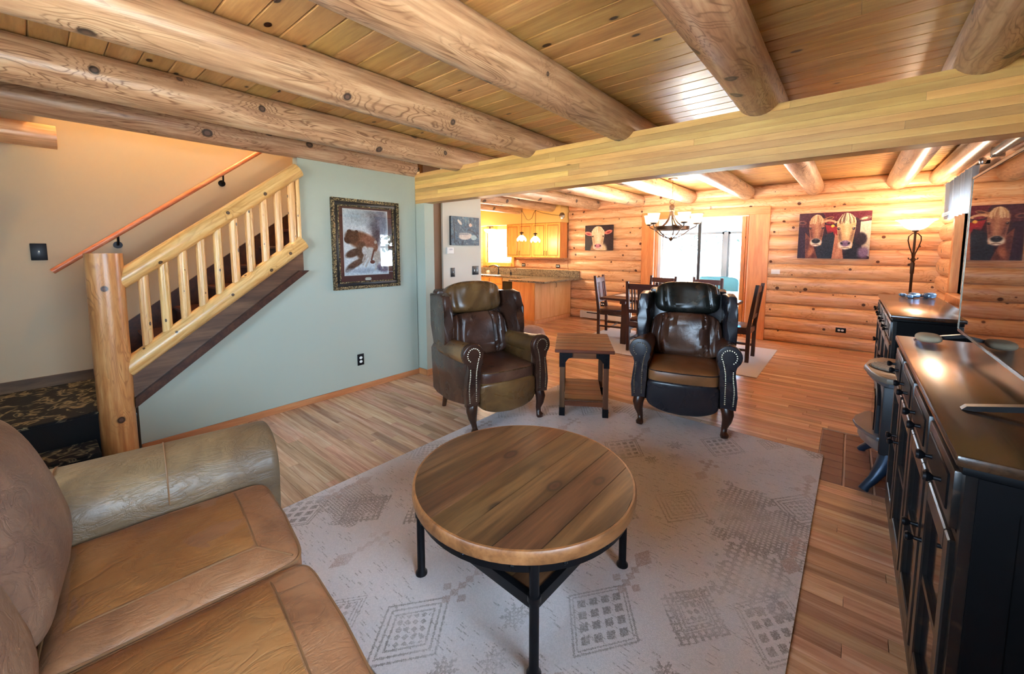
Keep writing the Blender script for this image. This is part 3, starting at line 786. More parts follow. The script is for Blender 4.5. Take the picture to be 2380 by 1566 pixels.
def cow(P, cx, cy, w, h, face, lite, dark, muz, nose, tilt=0.0, hair=((222,190,146), (180,134,96))):
    """a cow head seen from the front, forehead top at cy-h/2, muzzle at cy+h/2"""
    P.poly([(cx-.42*w, cy-.28*h), (cx-.2*w, cy-.47*h), (cx+.2*w, cy-.47*h), (cx+.42*w, cy-.28*h), (cx+.40*w, cy-.05*h), (cx+.33*w, cy+.25*h), (cx+.29*w, cy+.48*h), (cx-.29*w, cy+.48*h), (cx-.33*w, cy+.25*h), (cx-.40*w, cy-.05*h)], face)
    P.ell(cx, cy-.25*h, .42*w, .22*h, face, 0, .4); P.ell(cx-.26*w, cy+.12*h, .12*w, .3*h, dark, -.12, .8, .8); P.ell(cx+.28*w, cy+.12*h, .11*w, .3*h, dark, .12, .8, .7)
    P.ell(cx+.03*w, cy+.05*h, .15*w, .33*h, lite, 0, .9, .9); P.ell(cx, cy-.22*h, .2*w, .14*h, lite, 0, .9, .8)
    for sx in (-1, 1):
        P.ell(cx+sx*.33*w, cy-.07*h, .1*w, .055*h, dark, sx*.3, .5); P.ell(cx+sx*.335*w, cy-.065*h, .05*w, .035*h, (18,14,18), 0, .4); P.ell(cx+sx*.32*w, cy-.08*h, .014*w, .01*h, (220,220,224)); P.ell(cx+sx*.34*w, cy-.125*h, .1*w, .02*h, lite, sx*.35, .7)
    P.ell(cx, cy+.39*h, .36*w, .15*h, muz, 0, .3); P.ell(cx, cy+.345*h, .26*w, .10*h, nose, 0, .35)
    for sx in (-1, 1): P.ell(cx+sx*.16*w, cy+.345*h, .06*w, .042*h, (16,12,18), sx*.5, .5)
    P.ell(cx, cy+.30*h, .09*w, .03*h, tuple(min(255, c+70) for c in nose), 0, .8, .7); P.line([(cx-.16*w, cy+.47*h), (cx, cy+.455*h), (cx+.16*w, cy+.47*h)], .006, dark)
    r = np.random.RandomState(int(cx*1000))
    for i in range(34):
        a = r.uniform(-1, 1); x0 = cx+a*.2*w; P.line([(x0, cy-.50*h+.05*h*a*a), (x0+a*.16*w, cy-.36*h+r.uniform(-.03, .05)*h), (x0+a*.2*w, cy-.24*h+r.uniform(-.05, .04)*h)], .006, hair[i % 2], .85)
# two brown cows
P = Paint(260, 212, (56,26,38))
P.poly([(0,0),(.34,0),(.26,.2),(.1,.34),(0,.3)], (74,32,44)); P.poly([(.34,0),(1,0),(1,.3),(.8,.12),(.42,.2)], (100,28,42)); P.poly([(0,.3),(.12,.32),(.2,1),(0,1)], (50,26,46))
P.poly([(.86,.22),(1,.2),(1,.95),(.92,.9),(.86,.55)], (200,188,164)); P.poly([(.38,.26),(.58,.32),(.56,.58),(.46,.62)], (152,30,40))
P.poly([(.30,.55),(.5,.42),(.56,.7),(.52,1),(.26,1)], (36,38,52)); P.ell(.45,.72,.12,.34,(30,34,50),0,.4)
P.poly([(.1,.42),(.2,.6),(.30,1),(.12,1)], (122,64,50)); P.ell(.19,.86,.05,.13,(176,106,74),.2,.6); P.ell(.24,.95,.04,.1,(96,46,40),.2,.6); P.ell(.14,.68,.035,.2,(84,42,46),0,.6)
P.ell(.05,.205,.07,.05,(122,72,66),.25); P.ell(.05,.21,.04,.026,(58,30,40),.2); P.ell(.425,.13,.085,.036,(152,100,70),-.35); P.ell(.44,.125,.05,.018,(80,44,44),-.35)
cow(P, .262, .38, .27, .68, (156,98,76), (192,142,108), (96,54,52), (228,212,190), (40,38,48))
P.poly([(.53,.45),(.62,.62),(.66,1),(.5,1)], (190,122,94)); P.ell(.58,.88,.045,.14,(212,150,116),.1,.6); P.ell(.78,.8,.13,.28,(30,28,40),0,.3); P.ell(.88,.58,.09,.16,(44,26,40),0,.3); P.ell(.92,.86,.1,.15,(130,102,134),0,.5); P.ell(.72,.98,.05,.12,(28,26,38))
P.ell(.455,.20,.10,.045,(200,154,116),.2); P.ell(.45,.225,.065,.03,(124,36,48),.2); P.ell(.49,.295,.026,.034,(240,182,72)); P.ell(.92,.145,.09,.042,(124,88,74),-.35); P.ell(.91,.15,.05,.02,(214,182,148),-.35)
cow(P, .675, .41, .31, .76, (208,164,116), (232,202,154), (112,78,66), (234,220,202), (118,90,126), 0, ((234,208,168), (110,76,60)))
P.dab(7, 3); P.dab(4, 7)
canvas('cow_painting', 'wide canvas painting of two brown cow heads side by side on the log wall', (-.222, YD-.055, 1.653), (0,0,0), .817, .665, P)
# single pale cow
P = Paint(170, 138, (50,32,36))
P.ell(.1,.9,.16,.3,(34,24,30),0,.6); P.ell(.9,.85,.16,.3,(40,26,30),0,.6); P.ell(.5,1.02,.33,.36,(200,160,114),0,.3); P.ell(.68,.97,.15,.3,(220,190,146),0,.6); P.ell(.3,.97,.1,.28,(168,114,78),0,.6)
P.ell(.14,.33,.17,.085,(224,140,120),.3); P.ell(.13,.345,.10,.05,(176,56,64),.3,.5); P.ell(.84,.28,.16,.08,(214,124,102),-.35); P.ell(.85,.29,.09,.045,(156,48,56),-.35,.5)
cow(P, .475, .5, .56, .92, (228,202,160), (246,232,204), (186,140,104), (232,200,178), (196,112,124), 0, ((248,236,208), (212,174,122)))
P.dab(8, 3)
canvas('cow_painting', 'square canvas painting of one pale cow facing out, left of the sliding door', (-3.975, YD-.055, 1.69), (0,0,0), .625, .51, P)
# small blue landscape
P = Paint(110, 84, (70,88,104))
for i in range(160):
    x, y = P.r.rand(2); P.ell(x, y, .03+.08*P.r.rand(), .015+.03*P.r.rand(), [(58,84,108),(90,116,130),(40,50,62),(120,130,132),(70,100,120)][i % 5], P.r.rand()*2, .5, .8)
P.ell(.3,.2,.12,.05,(206,196,184),.9); P.ell(.68,.28,.06,.07,(222,190,170)); P.ell(.5,.68,.26,.13,(206,196,184),-.1); P.ell(.45,.6,.2,.05,(150,150,150)); P.ell(.8,.72,.12,.1,(170,190,190)); P.line([(.6,.45),(.8,.52),(.95,.7)], .02, (46,56,66)); P.line([(.1,.1),(.12,.9)], .02, (40,48,58))
P.dab(12, 2)
canvas('landscape_painting', 'small blue grey abstract landscape canvas on the pale hallway wall', (XL, 3.60, 1.685), RXP, .49, .36, P, (34,40,46))

# framed bear print
PW_, PH_ = .745, .895
pf = thing('framed_print', 'ornately framed print of a brown bear and white horse on the sage wall', 'picture', (XL+.001, 2.235, 1.502), pi/2)
def ring(bm, W, H, w, y0, y1, bev=.004):
    for a, b, c, d in ((-W/2, W/2, H/2-w, H/2), (-W/2, W/2, -H/2, -H/2+w), (-W/2, -W/2+w, -H/2+w, H/2-w), (W/2-w, W/2, -H/2+w, H/2-w)): box(bm, a, b, y0, y1, c, d, bev, 2)
    return bm
def mk_gilt():
    k = NT('antique_gilt'); v = k.n('TexVoronoi', {'Vector': k.n('TexCoord').outputs['Object'], 'Scale': 75.0}).outputs['Distance']
    k.set(Base_Color=k.ramp(v, [(.1, lin((176,152,108))), (.5, lin((96,78,50))), (.8, lin((40,34,28)))]), Roughness=.45, Metallic=.5); k.bump(v, .8, .01); return k.m
M['gilt'] = mk_gilt()
obj('frame_outer', ring(B(), PW_, PH_, .032, -.035, 0), M['gilt'], pf)
obj('frame_cove', ring(B(), PW_-.06, PH_-.06, .035, -.022, 0), plain('frame_black', (28,24,24), .35), pf)
obj('frame_inner', ring(B(), PW_-.125, PH_-.125, .014, -.026, 0), M['gilt'], pf)
obj('mat_board', box(B(), -PW_/2+.07, PW_/2-.07, -.006, 0, -PH_/2+.07, PH_/2-.07), plain('mat_brown', (104,62,54), .85), pf, False)
P = Paint(120, 165, (240,246,248))
P.ell(.75,.2,.3,.26,(120,124,134),.2,.6); P.ell(.85,.15,.16,.3,(150,152,166),0,.5); P.ell(.6,.1,.2,.1,(110,106,112),.3,.8); P.ell(.35,.12,.4,.14,(206,214,216),0,.6); P.ell(.72,.4,.13,.2,(96,96,108),0,.6)
P.ell(.35,.46,.3,.15,(132,88,64),.12,.3); P.ell(.55,.5,.22,.14,(158,104,84),.25,.35); P.ell(.18,.42,.17,.115,(92,60,44),.1,.3); P.ell(.08,.47,.08,.05,(66,42,34),.4,.3); P.ell(.13,.335,.05,.03,(84,54,40)); P.ell(.28,.34,.04,.028,(84,54,40))
P.ell(.38,.62,.13,.16,(104,74,58),.3,.3); P.ell(.2,.66,.2,.07,(96,72,60),-.25,.3); P.ell(.25,.82,.26,.06,(104,80,66),-.35,.35); P.ell(.12,.9,.14,.04,(84,66,56),-.3,.4)
P.ell(.4,.93,.5,.06,(206,212,220),0,.6); P.ell(.85,.9,.2,.08,(132,120,138),.2,.5)
P.ell(.6,.66,.17,.1,(222,220,214),.2,.25); P.ell(.45,.62,.07,.08,(228,226,222),.5,.3); P.ell(.73,.72,.09,.12,(206,196,182),.2,.3)
for a, b in (((.5,.72),(.4,.84)), ((.56,.74),(.46,.87)), ((.75,.78),(.68,.92)), ((.8,.76),(.86,.9)), ((.44,.7),(.4,.78))): P.line([a, b], .016, (214,206,198))
P.ell(.7,.57,.06,.08,(150,104,84),.1,.3); P.ell(.7,.49,.035,.03,(206,196,184)); P.line([(.66,.62),(.6,.76)], .018, (120,66,54)); P.ell(.62,.8,.06,.03,(110,60,56))
P.dab(9, 2); P.dab(6, 5)
P.a[:2] = (232,230,226); P.a[-2:] = (232,230,226); P.a[:, :2] = (232,230,226); P.a[:, -2:] = (232,230,226)
pr = P.mesh(.50, .665, vcol('print_paper', .8, .2), 'print', pf, -.0075); pr.location = (-.005, 0, .02)
obj('title_plate', prism(B(), [(.035*math.copysign(abs(cos(a))**.5, cos(a)), .015*math.copysign(abs(sin(a))**.7, sin(a))-.352) for a in np.linspace(0, 2*pi, 25)[:-1]], 1, -.009, -.006), plain('plate_cream', (226,218,196), .5), pf)
obj('glazing', box(B(), -PW_/2+.07, PW_/2-.07, -.014, -.012, -PH_/2+.07, PH_/2-.07), M['picglass'], pf, False)

# ================================================================== RUGS
def rug_colors(nx, ny, x0, x1, y0, y1):
    X, Y = np.meshgrid(np.linspace(x0, x1, nx), np.linspace(y0, y1, ny)); rs = np.random.RandomState(5)
    base = np.array((222,212,210.)); grey = np.array((152,142,136.)); taup = np.array((176,150,140.))
    ink = np.zeros_like(X); warm = np.zeros_like(X)
    def loz(cx, cy, rx, ry): return np.abs(X-cx)/rx+np.abs(Y-cy)/ry
    def put(m, v=1.0, w=0):
        nonlocal ink, warm
        ink = np.maximum(ink, m*v); warm = np.maximum(warm, m*w)
    def lattice(cx, cy, rx, ry, n=4):
        d = loz(cx, cy, rx, ry); put(((d > .94) & (d < 1.0)) | ((d > .84) & (d < .885)), .8)
        u = ((X-cx)/rx+(Y-cy)/ry); v = ((X-cx)/rx-(Y-cy)/ry); k = n/1.6
        cell = (np.abs((u*k) % 1-.5) < .32) & (np.abs((v*k) % 1-.5) < .32) & (d < .80)
        put(cell, .95)
    def conc(cx, cy, rx, ry):
        d = loz(cx, cy, rx, ry); put((d < 1) & ((d*5.5 % 1) < .36) & (d > .45), .9)
        u = np.sin((X-cx)*150)*np.sin((Y-cy)*150) > .1; put((d < .5) & u, .8)
    def spiky(cx, cy, rx, ry):
        d = loz(cx, cy, rx, ry); th = ((X-cx)/rx-(Y-cy)/ry)*np.sign((X-cx)*(Y-cy)); 
        s = (np.sin(((X-cx)+(Y-cy))*160) > .2) | (np.sin(((X-cx)-(Y-cy))*160) > .55)
        put((d > .72) & (d < .78), .8); put((d > .92) & (d < .96), .8); put((d > .78) & (d < 1.18) & s, .8); put((d > .5) & (d < .66) & s, .7)
    def chain(cx, cy, s, up=1):
        put(loz(cx, cy, .042*s, .07*s) < 1, .75, 1)
        for k in range(4): put(loz(cx, cy+up*(.09+.045*k)*s, .022*s, .026*s) < 1, .7, 1)
        for dx in (-.045, .045): put(loz(cx+dx*s, cy+up*.18*s, .022*s, .026*s) < 1, .7, 1)
    def patch(cx, cy, rx, ry, f=120):
        d = np.maximum(np.abs(X-cx)/rx, np.abs(Y-cy)/ry)+.25*np.sin(X*40)*np.sin(Y*40)
        t = np.sin((X+Y)*f)*np.sin((X-Y)*f) > -.15; put((d < 1) & t, .8)
    def blossom(cx, cy, r):
        a = np.arctan2(Y-cy, X-cx); d = np.hypot((X-cx), (Y-cy)*.8)/r; put((d < .75+.25*np.cos(8*a)) & (np.sin(X*300)*np.sin(Y*260) > -.45), .8)
    cols = [-2.25, -1.72, -1.19, -.66, -.13]
    for i, cx in enumerate(cols):
        for j in range(-1, 5):
            cy = (.83 if i % 2 == 0 else 1.35)+j*.92-(.0 if i % 2 == 0 else .0)
            kind = (i*2+j) % 3
            if i == 3: kind = {0: 0, 1: 1, 2: 0, 3: 1}.get(j, 2)
            if kind == 0: lattice(cx, cy, .155, .21)
            elif kind == 1: conc(cx, cy, .155, .20)
            else: spiky(cx, cy, .13, .17)
            chain(cx, cy+.40, 1.0, 1 if j % 2 else -1)
            if i < 4:
                cx2 = cx+.265; k2 = (i+j*2) % 4
                if k2 == 0: spiky(cx2, cy+.26, .115, .15)
                elif k2 == 1: patch(cx2, cy+.24, .13, .17)
                elif k2 == 2: blossom(cx2, cy+.30, .055); blossom(cx2+.06, cy+.12, .05); blossom(cx2-.05, cy-.02, .05)
                else: conc(cx2, cy+.26, .09, .12); blossom(cx2, cy-.06, .05)
    patch(-.27, 2.36, .2, .22, 150); patch(-.25, 2.0, .14, .2, 90); spiky(-.39, 1.6, .115, .15)
    patch(-2.1, 1.08, .17, .14, 200)
    # distressed yarn: short flecks across the rug and worn patches
    def sm(n):
        kx, ky = nx//n+2, ny//n+2; q = rs.rand(ky, kx); xi = np.linspace(0, kx-1.001, nx); yi = np.linspace(0, ky-1.001, ny)
        a, b = xi.astype(int), yi.astype(int); fx, fy = xi-a, (yi-b)[:, None]
        return (q[np.ix_(b, a)]*(1-fx)+q[np.ix_(b, a+1)]*fx)*(1-fy)+(q[np.ix_(b+1, a)]*(1-fx)+q[np.ix_(b+1, a+1)]*fx)*fy
    wear = np.clip((sm(46)*.6+sm(18)*.4)*1.9-.25, .15, 1); yarn = rs.rand(ny, nx)
    ink = ink*wear*np.clip(.35+.9*yarn, 0, 1)
    fl = (np.repeat(rs.rand(ny, nx//7+1), 7, 1)[:, :nx] > .93)*(sm(30) > .38); ink = np.maximum(ink, fl*.7*yarn)
    c = base[None, None]*(1-ink[..., None])+(grey*(1-warm[..., None])+taup*warm[..., None])*ink[..., None]
    c = c*(.965+.06*rs.rand(ny, nx))[..., None]*(.97+.05*sm(60))[..., None]
    return c
RX0_, RX1_, RY0_, RY1_ = -2.335, -.085, .66, 3.51
rug = thing('area_rug', 'large cream area rug with faded grey diamond motifs under the coffee table', 'rug', ((RX0_+RX1_)/2, (RY0_+RY1_)/2, 0), radians(-.6))
Pr = Paint(10, 10, (0,0,0)); nx_, ny_ = 520, 660
Pr.w, Pr.h = nx_, ny_; Pr.a = rug_colors(nx_, ny_, RX0_, RX1_, RY0_, RY1_)[::-1]
pile = Pr.mesh(RX1_-RX0_, RY1_-RY0_, vcol('rug_pile', .97, .1, .7, 260), 'pile', rug, 0); pile.rotation_euler = (-pi/2, 0, 0); pile.location = (0, 0, .0112)
obj('backing', box(B(), -(RX1_-RX0_)/2, (RX1_-RX0_)/2, -(RY1_-RY0_)/2, (RY1_-RY0_)/2, .0005, .011, .003, 1), plain('rug_edge', (190,176,166), .95), rug, False)
drug = tag(obj('dining_rug', box(B(), -3.35, -.74, 5.19, 6.85, .0005, .008, .003, 1), M['wick'], None, False), 'plain pale flatweave rug under the dining table', 'rug')
ZR = .0115

# ================================================================== COFFEE TABLE
ct = thing('coffee_table', 'round coffee table of dark planks on a black pipe metal frame', 'table', (-1.055, 1.335, ZR))
R, ZT = .478, .462
n = 7; w = 2*(R-.012)/n
for i in range(n):
    x0, x1 = -(R-.012)+i*w, -(R-.012)+(i+1)*w; r = R-.012; pts = []
    xs = np.linspace(x0+.0008, x1-.0008, 9)
    f = lambda x: sqrt(max(r*r-x*x, 1e-6))
    pts = [(x, -f(x)) for x in xs]+[(x, f(x)) for x in xs[::-1]]
    obj('top_plank', prism(B(), pts, 2, ZT-.042, ZT-rnd.random()*.0008, .0012, 1), M['table'], ct, False)
bm = B(); lathe(bm, [(R-.012, ZT-.046), (R, ZT-.046), (R+.002, ZT-.03), (R+.001, ZT-.008), (R-.004, ZT-.001), (R-.012, ZT-.0005), (R-.012, ZT-.046)], 72)
obj('rim', bm, wood('table_rim', (96,58,30), (146,94,54), (172,118,72), axis=1, rough=.4, var=.02), ct)
bm = B(); r1 = R-.02; lathe(bm, [(r1-.006, ZT-.088), (r1, ZT-.088), (r1, ZT-.046), (r1-.006, ZT-.046), (r1-.006, ZT-.088)], 72)
ap = obj('apron_band', bm, M['iron'], ct)
bolt = None
for k in range(16):
    a = 2*pi*(k+.5)/16; bm = B(); lathe(bm, [(0, .007), (.005, .006), (.0085, .002), (.009, 0)], 10)
    M4 = Matrix.Translation((r1*cos(a), r1*sin(a), ZT-.067)) @ Matrix.Rotation(a, 4, 'Z') @ Matrix.Rotation(pi/2, 4, 'Y'); bm.transform(M4)
    obj('bolt', bm, M['iron'], ap)
la = [atan2(1.640-1.335, -.728+1.055)+k*pi/2 for k in range(4)]; rl = .455; legp = []
for a in la:
    x, y = rl*cos(a), rl*sin(a); legp.append((x, y))
    lg = obj('leg', lathe(B(), [(0,0),(.026,0),(.026,.008),(.017,.02),(.017,ZT-.1),(.017,ZT-.05),(0,ZT-.05)], 16, (x, y, 0)), M['iron'], ct)
    obj('collar', lathe(B(), [(.017,0),(.023,.002),(.023,.022),(.017,.024)], 16, (x, y, .27)), M['iron'], lg)
for k in range(4):
    (x0, y0), (x1, y1) = legp[k], legp[(k+1) % 4]; L = sqrt((x1-x0)**2+(y1-y0)**2); a = atan2(y1-y0, x1-x0)
    MM = Matrix.Translation((x0, y0, 0)) @ Matrix.Rotation(a, 4, 'Z')
    obj('shelf_rail', box(B(), .012, L-.012, -.012, .012, .245, .285, M=MM), M['iron'], ct, False)
s = sqrt(2)*rl/2-.014
MM = Matrix.Rotation(la[0]+pi/4, 4, 'Z')
for i in range(6):
    obj('shelf_plank', box(B(), -s, s, -s+i*2*s/6+.001, -s+(i+1)*2*s/6-.001, .262, .28, M=MM), M['table'], ct, False)

# ================================================================== SIDE TABLE
a = atan2(.205, .331)
sd = thing('side_table', 'square plank top side table with black riveted corner brackets between the recliners', 'table', (-1.705-.30*sin(a), 2.994+.30*cos(a), 0), a)
TW, TD, TH = .50, .70, .605; LX, LYf, LYb = .185, -.30, .30
for i in range(6):
    y0 = -TD/2+i*TD/6
    obj('top_plank', box(B(), -TW/2, TW/2, y0+.0018, y0+TD/6-.0018, TH-.03, TH, .004, 1), M['side'], sd, False)
for x in (-LX, LX):
    for y in (LYf, LYb):
        zf = ZR if (y < 0 or x < 0) else .0
        lg = obj('leg', box(B(), x-.022, x+.022, y-.022, y+.022, zf, TH-.03, .003, 1), M['sidez'], sd, False)
        obj('foot_cap', box(B(), x-.025, x+.025, y-.025, y+.025, zf, zf+.075, .002, 1), M['iron'], lg, False)
for y in (LYf, LYb): obj('apron', box(B(), -LX+.022, LX-.022, y-.012, y+.012, TH-.085, TH-.03), M['side'], sd, False)
for x in (-LX, LX): obj('apron', box(B(), x-.012, x+.012, LYf+.022, LYb-.022, TH-.085, TH-.03), M['sidez'], sd, False)
for y0 in (LYf, LYb):
    sy = -1 if y0 < 0 else 1
    for sx in (-1, 1):
        p = [(sx*(LX+.026), TH-.031), (sx*(LX-.085), TH-.031), (sx*(LX-.085), TH-.07), (sx*(LX-.05), TH-.085), (sx*(LX-.024), TH-.12), (sx*(LX-.024), TH-.16), (sx*(LX+.026), TH-.16)]
        ya, yb = sorted((y0+sy*.022, y0+sy*.027))
        br = obj('corner_bracket', prism(B(), p, 1, ya, yb), M['iron'], sd, False)
        for (bx_, bz) in ((LX-.06, .05), (LX-.03, .05), (LX, .05), (LX, .085), (LX, .12), (LX, .145)):
            bm = B(); lathe(bm, [(0, .005), (.004, .004), (.007, 0)], 8); bm.transform(Matrix.Translation((sx*bx_, y0+sy*.027, TH-bz)) @ Matrix.Rotation(-sy*pi/2, 4, 'X'))
            obj('rivet', bm, M['iron'], br)
for i in range(5):
    y0 = LYf+.022+i*(LYb-LYf-.044)/5
    obj('shelf_plank', box(B(), -LX+.022, LX-.022, y0+.001, y0+(LYb-LYf-.044)/5-.001, .135, .155, .002, 1), M['side'], sd, False)
for y in (LYf, LYb): obj('shelf_rail', box(B(), -LX+.022, LX-.022, y-.01, y+.01, .10, .137), M['side'], sd, False)

# ================================================================== RECLINERS
LB = leather('recliner_leather_dark', [(.3, (36,22,18)), (.5, (60,36,26)), (.7, (84,54,38))], .28, .2, 1.8)
LBo = leather('recliner_leather_olive', [(.3, (48,28,18)), (.5, (90,62,34)), (.68, (128,94,54))], .29, .2, 1.6)
LBr = leather('recliner_leather_brown', [(.3, (48,28,22)), (.5, (76,46,34)), (.72, (112,78,58))], .30, .2, 1.8, crease=.15)
LBg = leather('recliner_leather_black', [(.3, (18,20,18)), (.55, (30,32,28)), (.8, (46,46,40))], .26, .2, 1.8)
LBt = leather('recliner_leather_tan', [(.3, (96,60,34)), (.5, (136,90,54)), (.75, (158,114,74))], .34, .2, 1.8)
LBk = leather('recliner_leather_grey', [(.3, (24,24,30)), (.55, (42,40,46)), (.8, (62,58,60))], .28, .2, 1.8)
LWood = wood('recliner_leg_wood', (34,16,10), (62,32,20), (84,46,28), axis=2, rough=.3, var=.05)
M['nail'] = plain('brass_nail', (196,184,156), .3, metal=1.0)
def fold(p, s, amp, seed, fx=9, fz=2.5):
    """soft gathered folds on the front (-y) face"""
    k = max(0, -p.y/s[1]) if s[1] else 0
    d = noise.noise((p.x*fx*.5+seed, p.z*fz, seed)); rg = 1-min(1, abs(noise.noise((p.x*fx+.6*noise.noise((p.z*4, seed, 1)), p.z*fz*.7, seed+3)))*2.6)
    p.y -= amp*(d-.8*rg**2)*(.3+.7*k); return p
def recliner(name, label, loc, rz, ms, seed):
    t = thing(name, label, 'armchair', loc, rz, 'wingback recliners')
    # legs
    for s in (-1, 1):
        pts = [(s*.315, .04, .255), (s*.322, .02, .225), (s*.330, .005, .18), (s*.325, .005, .13), (s*.312, .01, .08), (s*.308, .0, .045), (s*.312, -.012, .022), (s*.314, -.014, .004)]
        obj('leg', tube(B(), pts, [.045, .046, .043, .034, .023, .021, .032, .026], 14), LWood, t)
        obj('leg', tube(B(), [(s*.27, .64, .22), (s*.275, .66, .1), (s*.28, .69, -ZR+.002 if loc[2] > 0 else .002)], [.03, .025, .02], 8), LWood, t)
    # side panels and outer back
    for s in (-1, 1):
        x0, x1 = sorted((s*.29, s*.375))
        pr_ = [(.02, .235), (.18, .205), (.4, .165), (.62, .15), (.72, .17), (.76, .55), (.70, .60), (.02, .60)]
        obj('side_panel', prism(B(), pr_, 0, x0, x1, .018, 3), ms['body'], t)
    bm = B(); prism(bm, [(.60, .16), (.70, .16), (.83, 1.04), (.79, 1.075), (.70, 1.06)], 0, -.33, .33, .025, 3)
    obj('outer_back', bm, ms['body'], t)
    obj('seat_deck', box(B(), -.29, .29, .04, .62, .2, .36, .01, 1), ms['body'], t)
    # rolled arms
    for s in (-1, 1):
        bm = B(); nn = 18; rings = []
        for j, yy in enumerate(np.linspace(.0, .56, 9)):
            g = 1-.10*(yy/.56); dz = -.012*sin(pi*yy/.56)-.03*(yy/.56); ring_ = []
            for k in range(nn):
                aa = 2*pi*k/nn
                ring_.append(bm.verts.new((s*(.322+.085*g*cos(aa)*1.02), yy, .632+dz+.088*g*sin(aa))))
            rings.append(ring_)
        for p_, q_ in zip(rings, rings[1:]):
            for k in range(nn): bm.faces.new((p_[k], p_[(k+1) % nn], q_[(k+1) % nn], q_[k]))
        bm.faces.new(rings[0]); bm.faces.new(rings[-1])
        ar = obj('arm_roll', bm, ms['arm'], t)
        # inner arm wall
        x0, x1 = sorted((s*.255, s*.31)); obj('inner_arm', box(B(), x0, x1, .03, .60, .34, .64, .02, 3), ms['arm'], t)
        # scroll front
        poly = []
        for aa in np.linspace(-.35*pi, 1.2*pi, 18): poly.append((s*(.322+.088*cos(aa)), .632+.09*sin(aa)))
        poly += [(s*.262, .53), (s*.272, .47), (s*.268, .38), (s*.272, .235), (s*.382, .225), (s*.388, .33), (s*.375, .45), (s*.365, .52)]
        if s < 0: poly = poly[::-1]
        fr = obj('arm_front', prism(B(), poly, 1, -.025, .03, .009, 3), ms['front'], t)
        V = []
        for (path) in ([(.322+.052*cos(b), .632+.054*sin(b)) for b in np.linspace(-.3*pi, 1.2*pi, 16)]+[(.292, .55), (.3, .50), (.303, .45), (.303, .40), (.303, .35), (.303, .30), (.303, .255)], [(.352, .52), (.352, .48), (.356, .44), (.362, .40), (.364, .36), (.362, .32), (.36, .28), (.358, .25)]):
            P0 = [Vector((s*x, -.026, z)) for x, z in path]
            for A_, B_ in zip(P0, P0[1:]):
                L_ = (B_-A_).length; m_ = max(1, int(L_/.0125))
                for q in range(m_): V.append(A_.lerp(B_, q/m_))
        bm = B()
        for v in V:
            r_ = bmesh.ops.create_icosphere(bm, subdivisions=1, radius=.0058, matrix=Matrix.Translation(v))
        obj('nailheads', bm, M['nail'], fr, kind='stuff')
    # footrest panel, bowed, with a curved lower edge
    def ff(p):
        u = p.x/.27
        if p.z < 0: p.z -= .045*(1-u*u)*(-p.z/.1)
        p.y -= .035*(1-u*u); return p
    obj('footrest', cushion(B(), (0, .03, .285), (.268, .05, .105), .3, .3, 44, 20, ff), ms['foot'], t)
    # seat cushion
    def fs(p):
        u, v = p.x/.27, p.y/.3
        if p.z > 0: p.z += .028*(1-u*u)*(1-v*v)
        p.y -= .03*(1-u*u)*(p.y < 0)*abs(v); p.z += .004*noise.noise((p.x*9, p.y*9, seed)); return p
    sc_ = obj('seat_cushion', cushion(B(), (0, .275, .425), (.268, .29, .062), .28, .22, 56, 18, fs), ms['seat'], t)
    # piping round seat edge
    for zz in (.468, .384):
        pp = []
        for k in range(60):
            aa = 2*pi*k/60; u = sgn(cos(aa), .22); v = sgn(sin(aa), .22)
            p_ = Vector((.266*u, .288*v, 0)); p_.y -= .03*(1-u*u)*(v < 0)*abs(v); pp.append((p_.x, p_.y+.275, zz))
        obj('piping', tube(B(), pp, .0045, 6, closed=True), ms['foot'], sc_)
    # lower back cushion with gathers
    Mb = Matrix.Rotation(radians(-14), 4, 'X')
    def fb(p):
        u, v = p.x/.3, p.z/.18
        p.x *= 1+.05*(-v); p.y -= .03*(1-u*u); return fold(p, (.3,.085,.18), .03, seed, 15, 2.2)
    obj('back_cushion', cushion(B(), (0, .56, .665), (.30, .09, .20), .5, .4, 110, 44, fb, Mb), ms['back'], t)
    def fh(p):
        u = p.x/.28; p.z += .02*(1-u*u)*(p.z > 0); p.y -= .012*(1-u*u); return fold(p, (.28,.1,.14), .02, seed+9, 11, 2)
    obj('head_cushion', cushion(B(), (0, .655, .985), (.275, .105, .135), .5, .4, 100, 40, fh, Mb), ms['head'], t)
    # wings
    for s in (-1, 1):
        prof = [(.66, .52), (.46, .56), (.36, .64), (.345, .72), (.37, .82), (.395, .91), (.385, .985), (.41, 1.045), (.50, 1.065), (.64, 1.045), (.80, 1.04), (.77, .75), (.72, .56)]
        bm = B(); x0, x1 = sorted((s*.285, s*.365)); prism(bm, prof, 0, x0, x1, .024, 4)
        for v in bm.verts: 
            k = (.60-v.co.y)/.24
            if k > 0: v.co.x += s*.035*k
        obj('wing', bm, ms['wing'], t)
    return t
z0 = ZR
recliner('recliner', 'brown wingback recliner with tan mottled headrest, standing nearest the sage wall', (-2.09, 2.44, z0), radians(72), dict(body=LB, arm=LBo, front=LB, foot=LBo, seat=LBr, back=LBr, head=LBo, wing=LB), 3)
recliner('recliner', 'wingback recliner with black headrest and worn tan seat, backing the dining table', (-.97, 3.25, z0), radians(15.4), dict(body=LBk, arm=LBr, front=LBk, foot=LBk, seat=LBt, back=LBr, head=LBg, wing=LBk), 11)

# fluffy pouf behind the first recliner
def fp_(p): return p+p.normalized()*.012*noise.noise(p*40)
tag(obj('pouf', cushion(B(), (-3.36, 4.42, .20), (.2, .2, .195), .8, .9, 40, 24, fp_), plain('fluffy_grey', (176,156,156), 1.0, bump=1.0, bscale=120), None), 'round fluffy grey pouf half hidden behind the brown recliner', 'pouf')

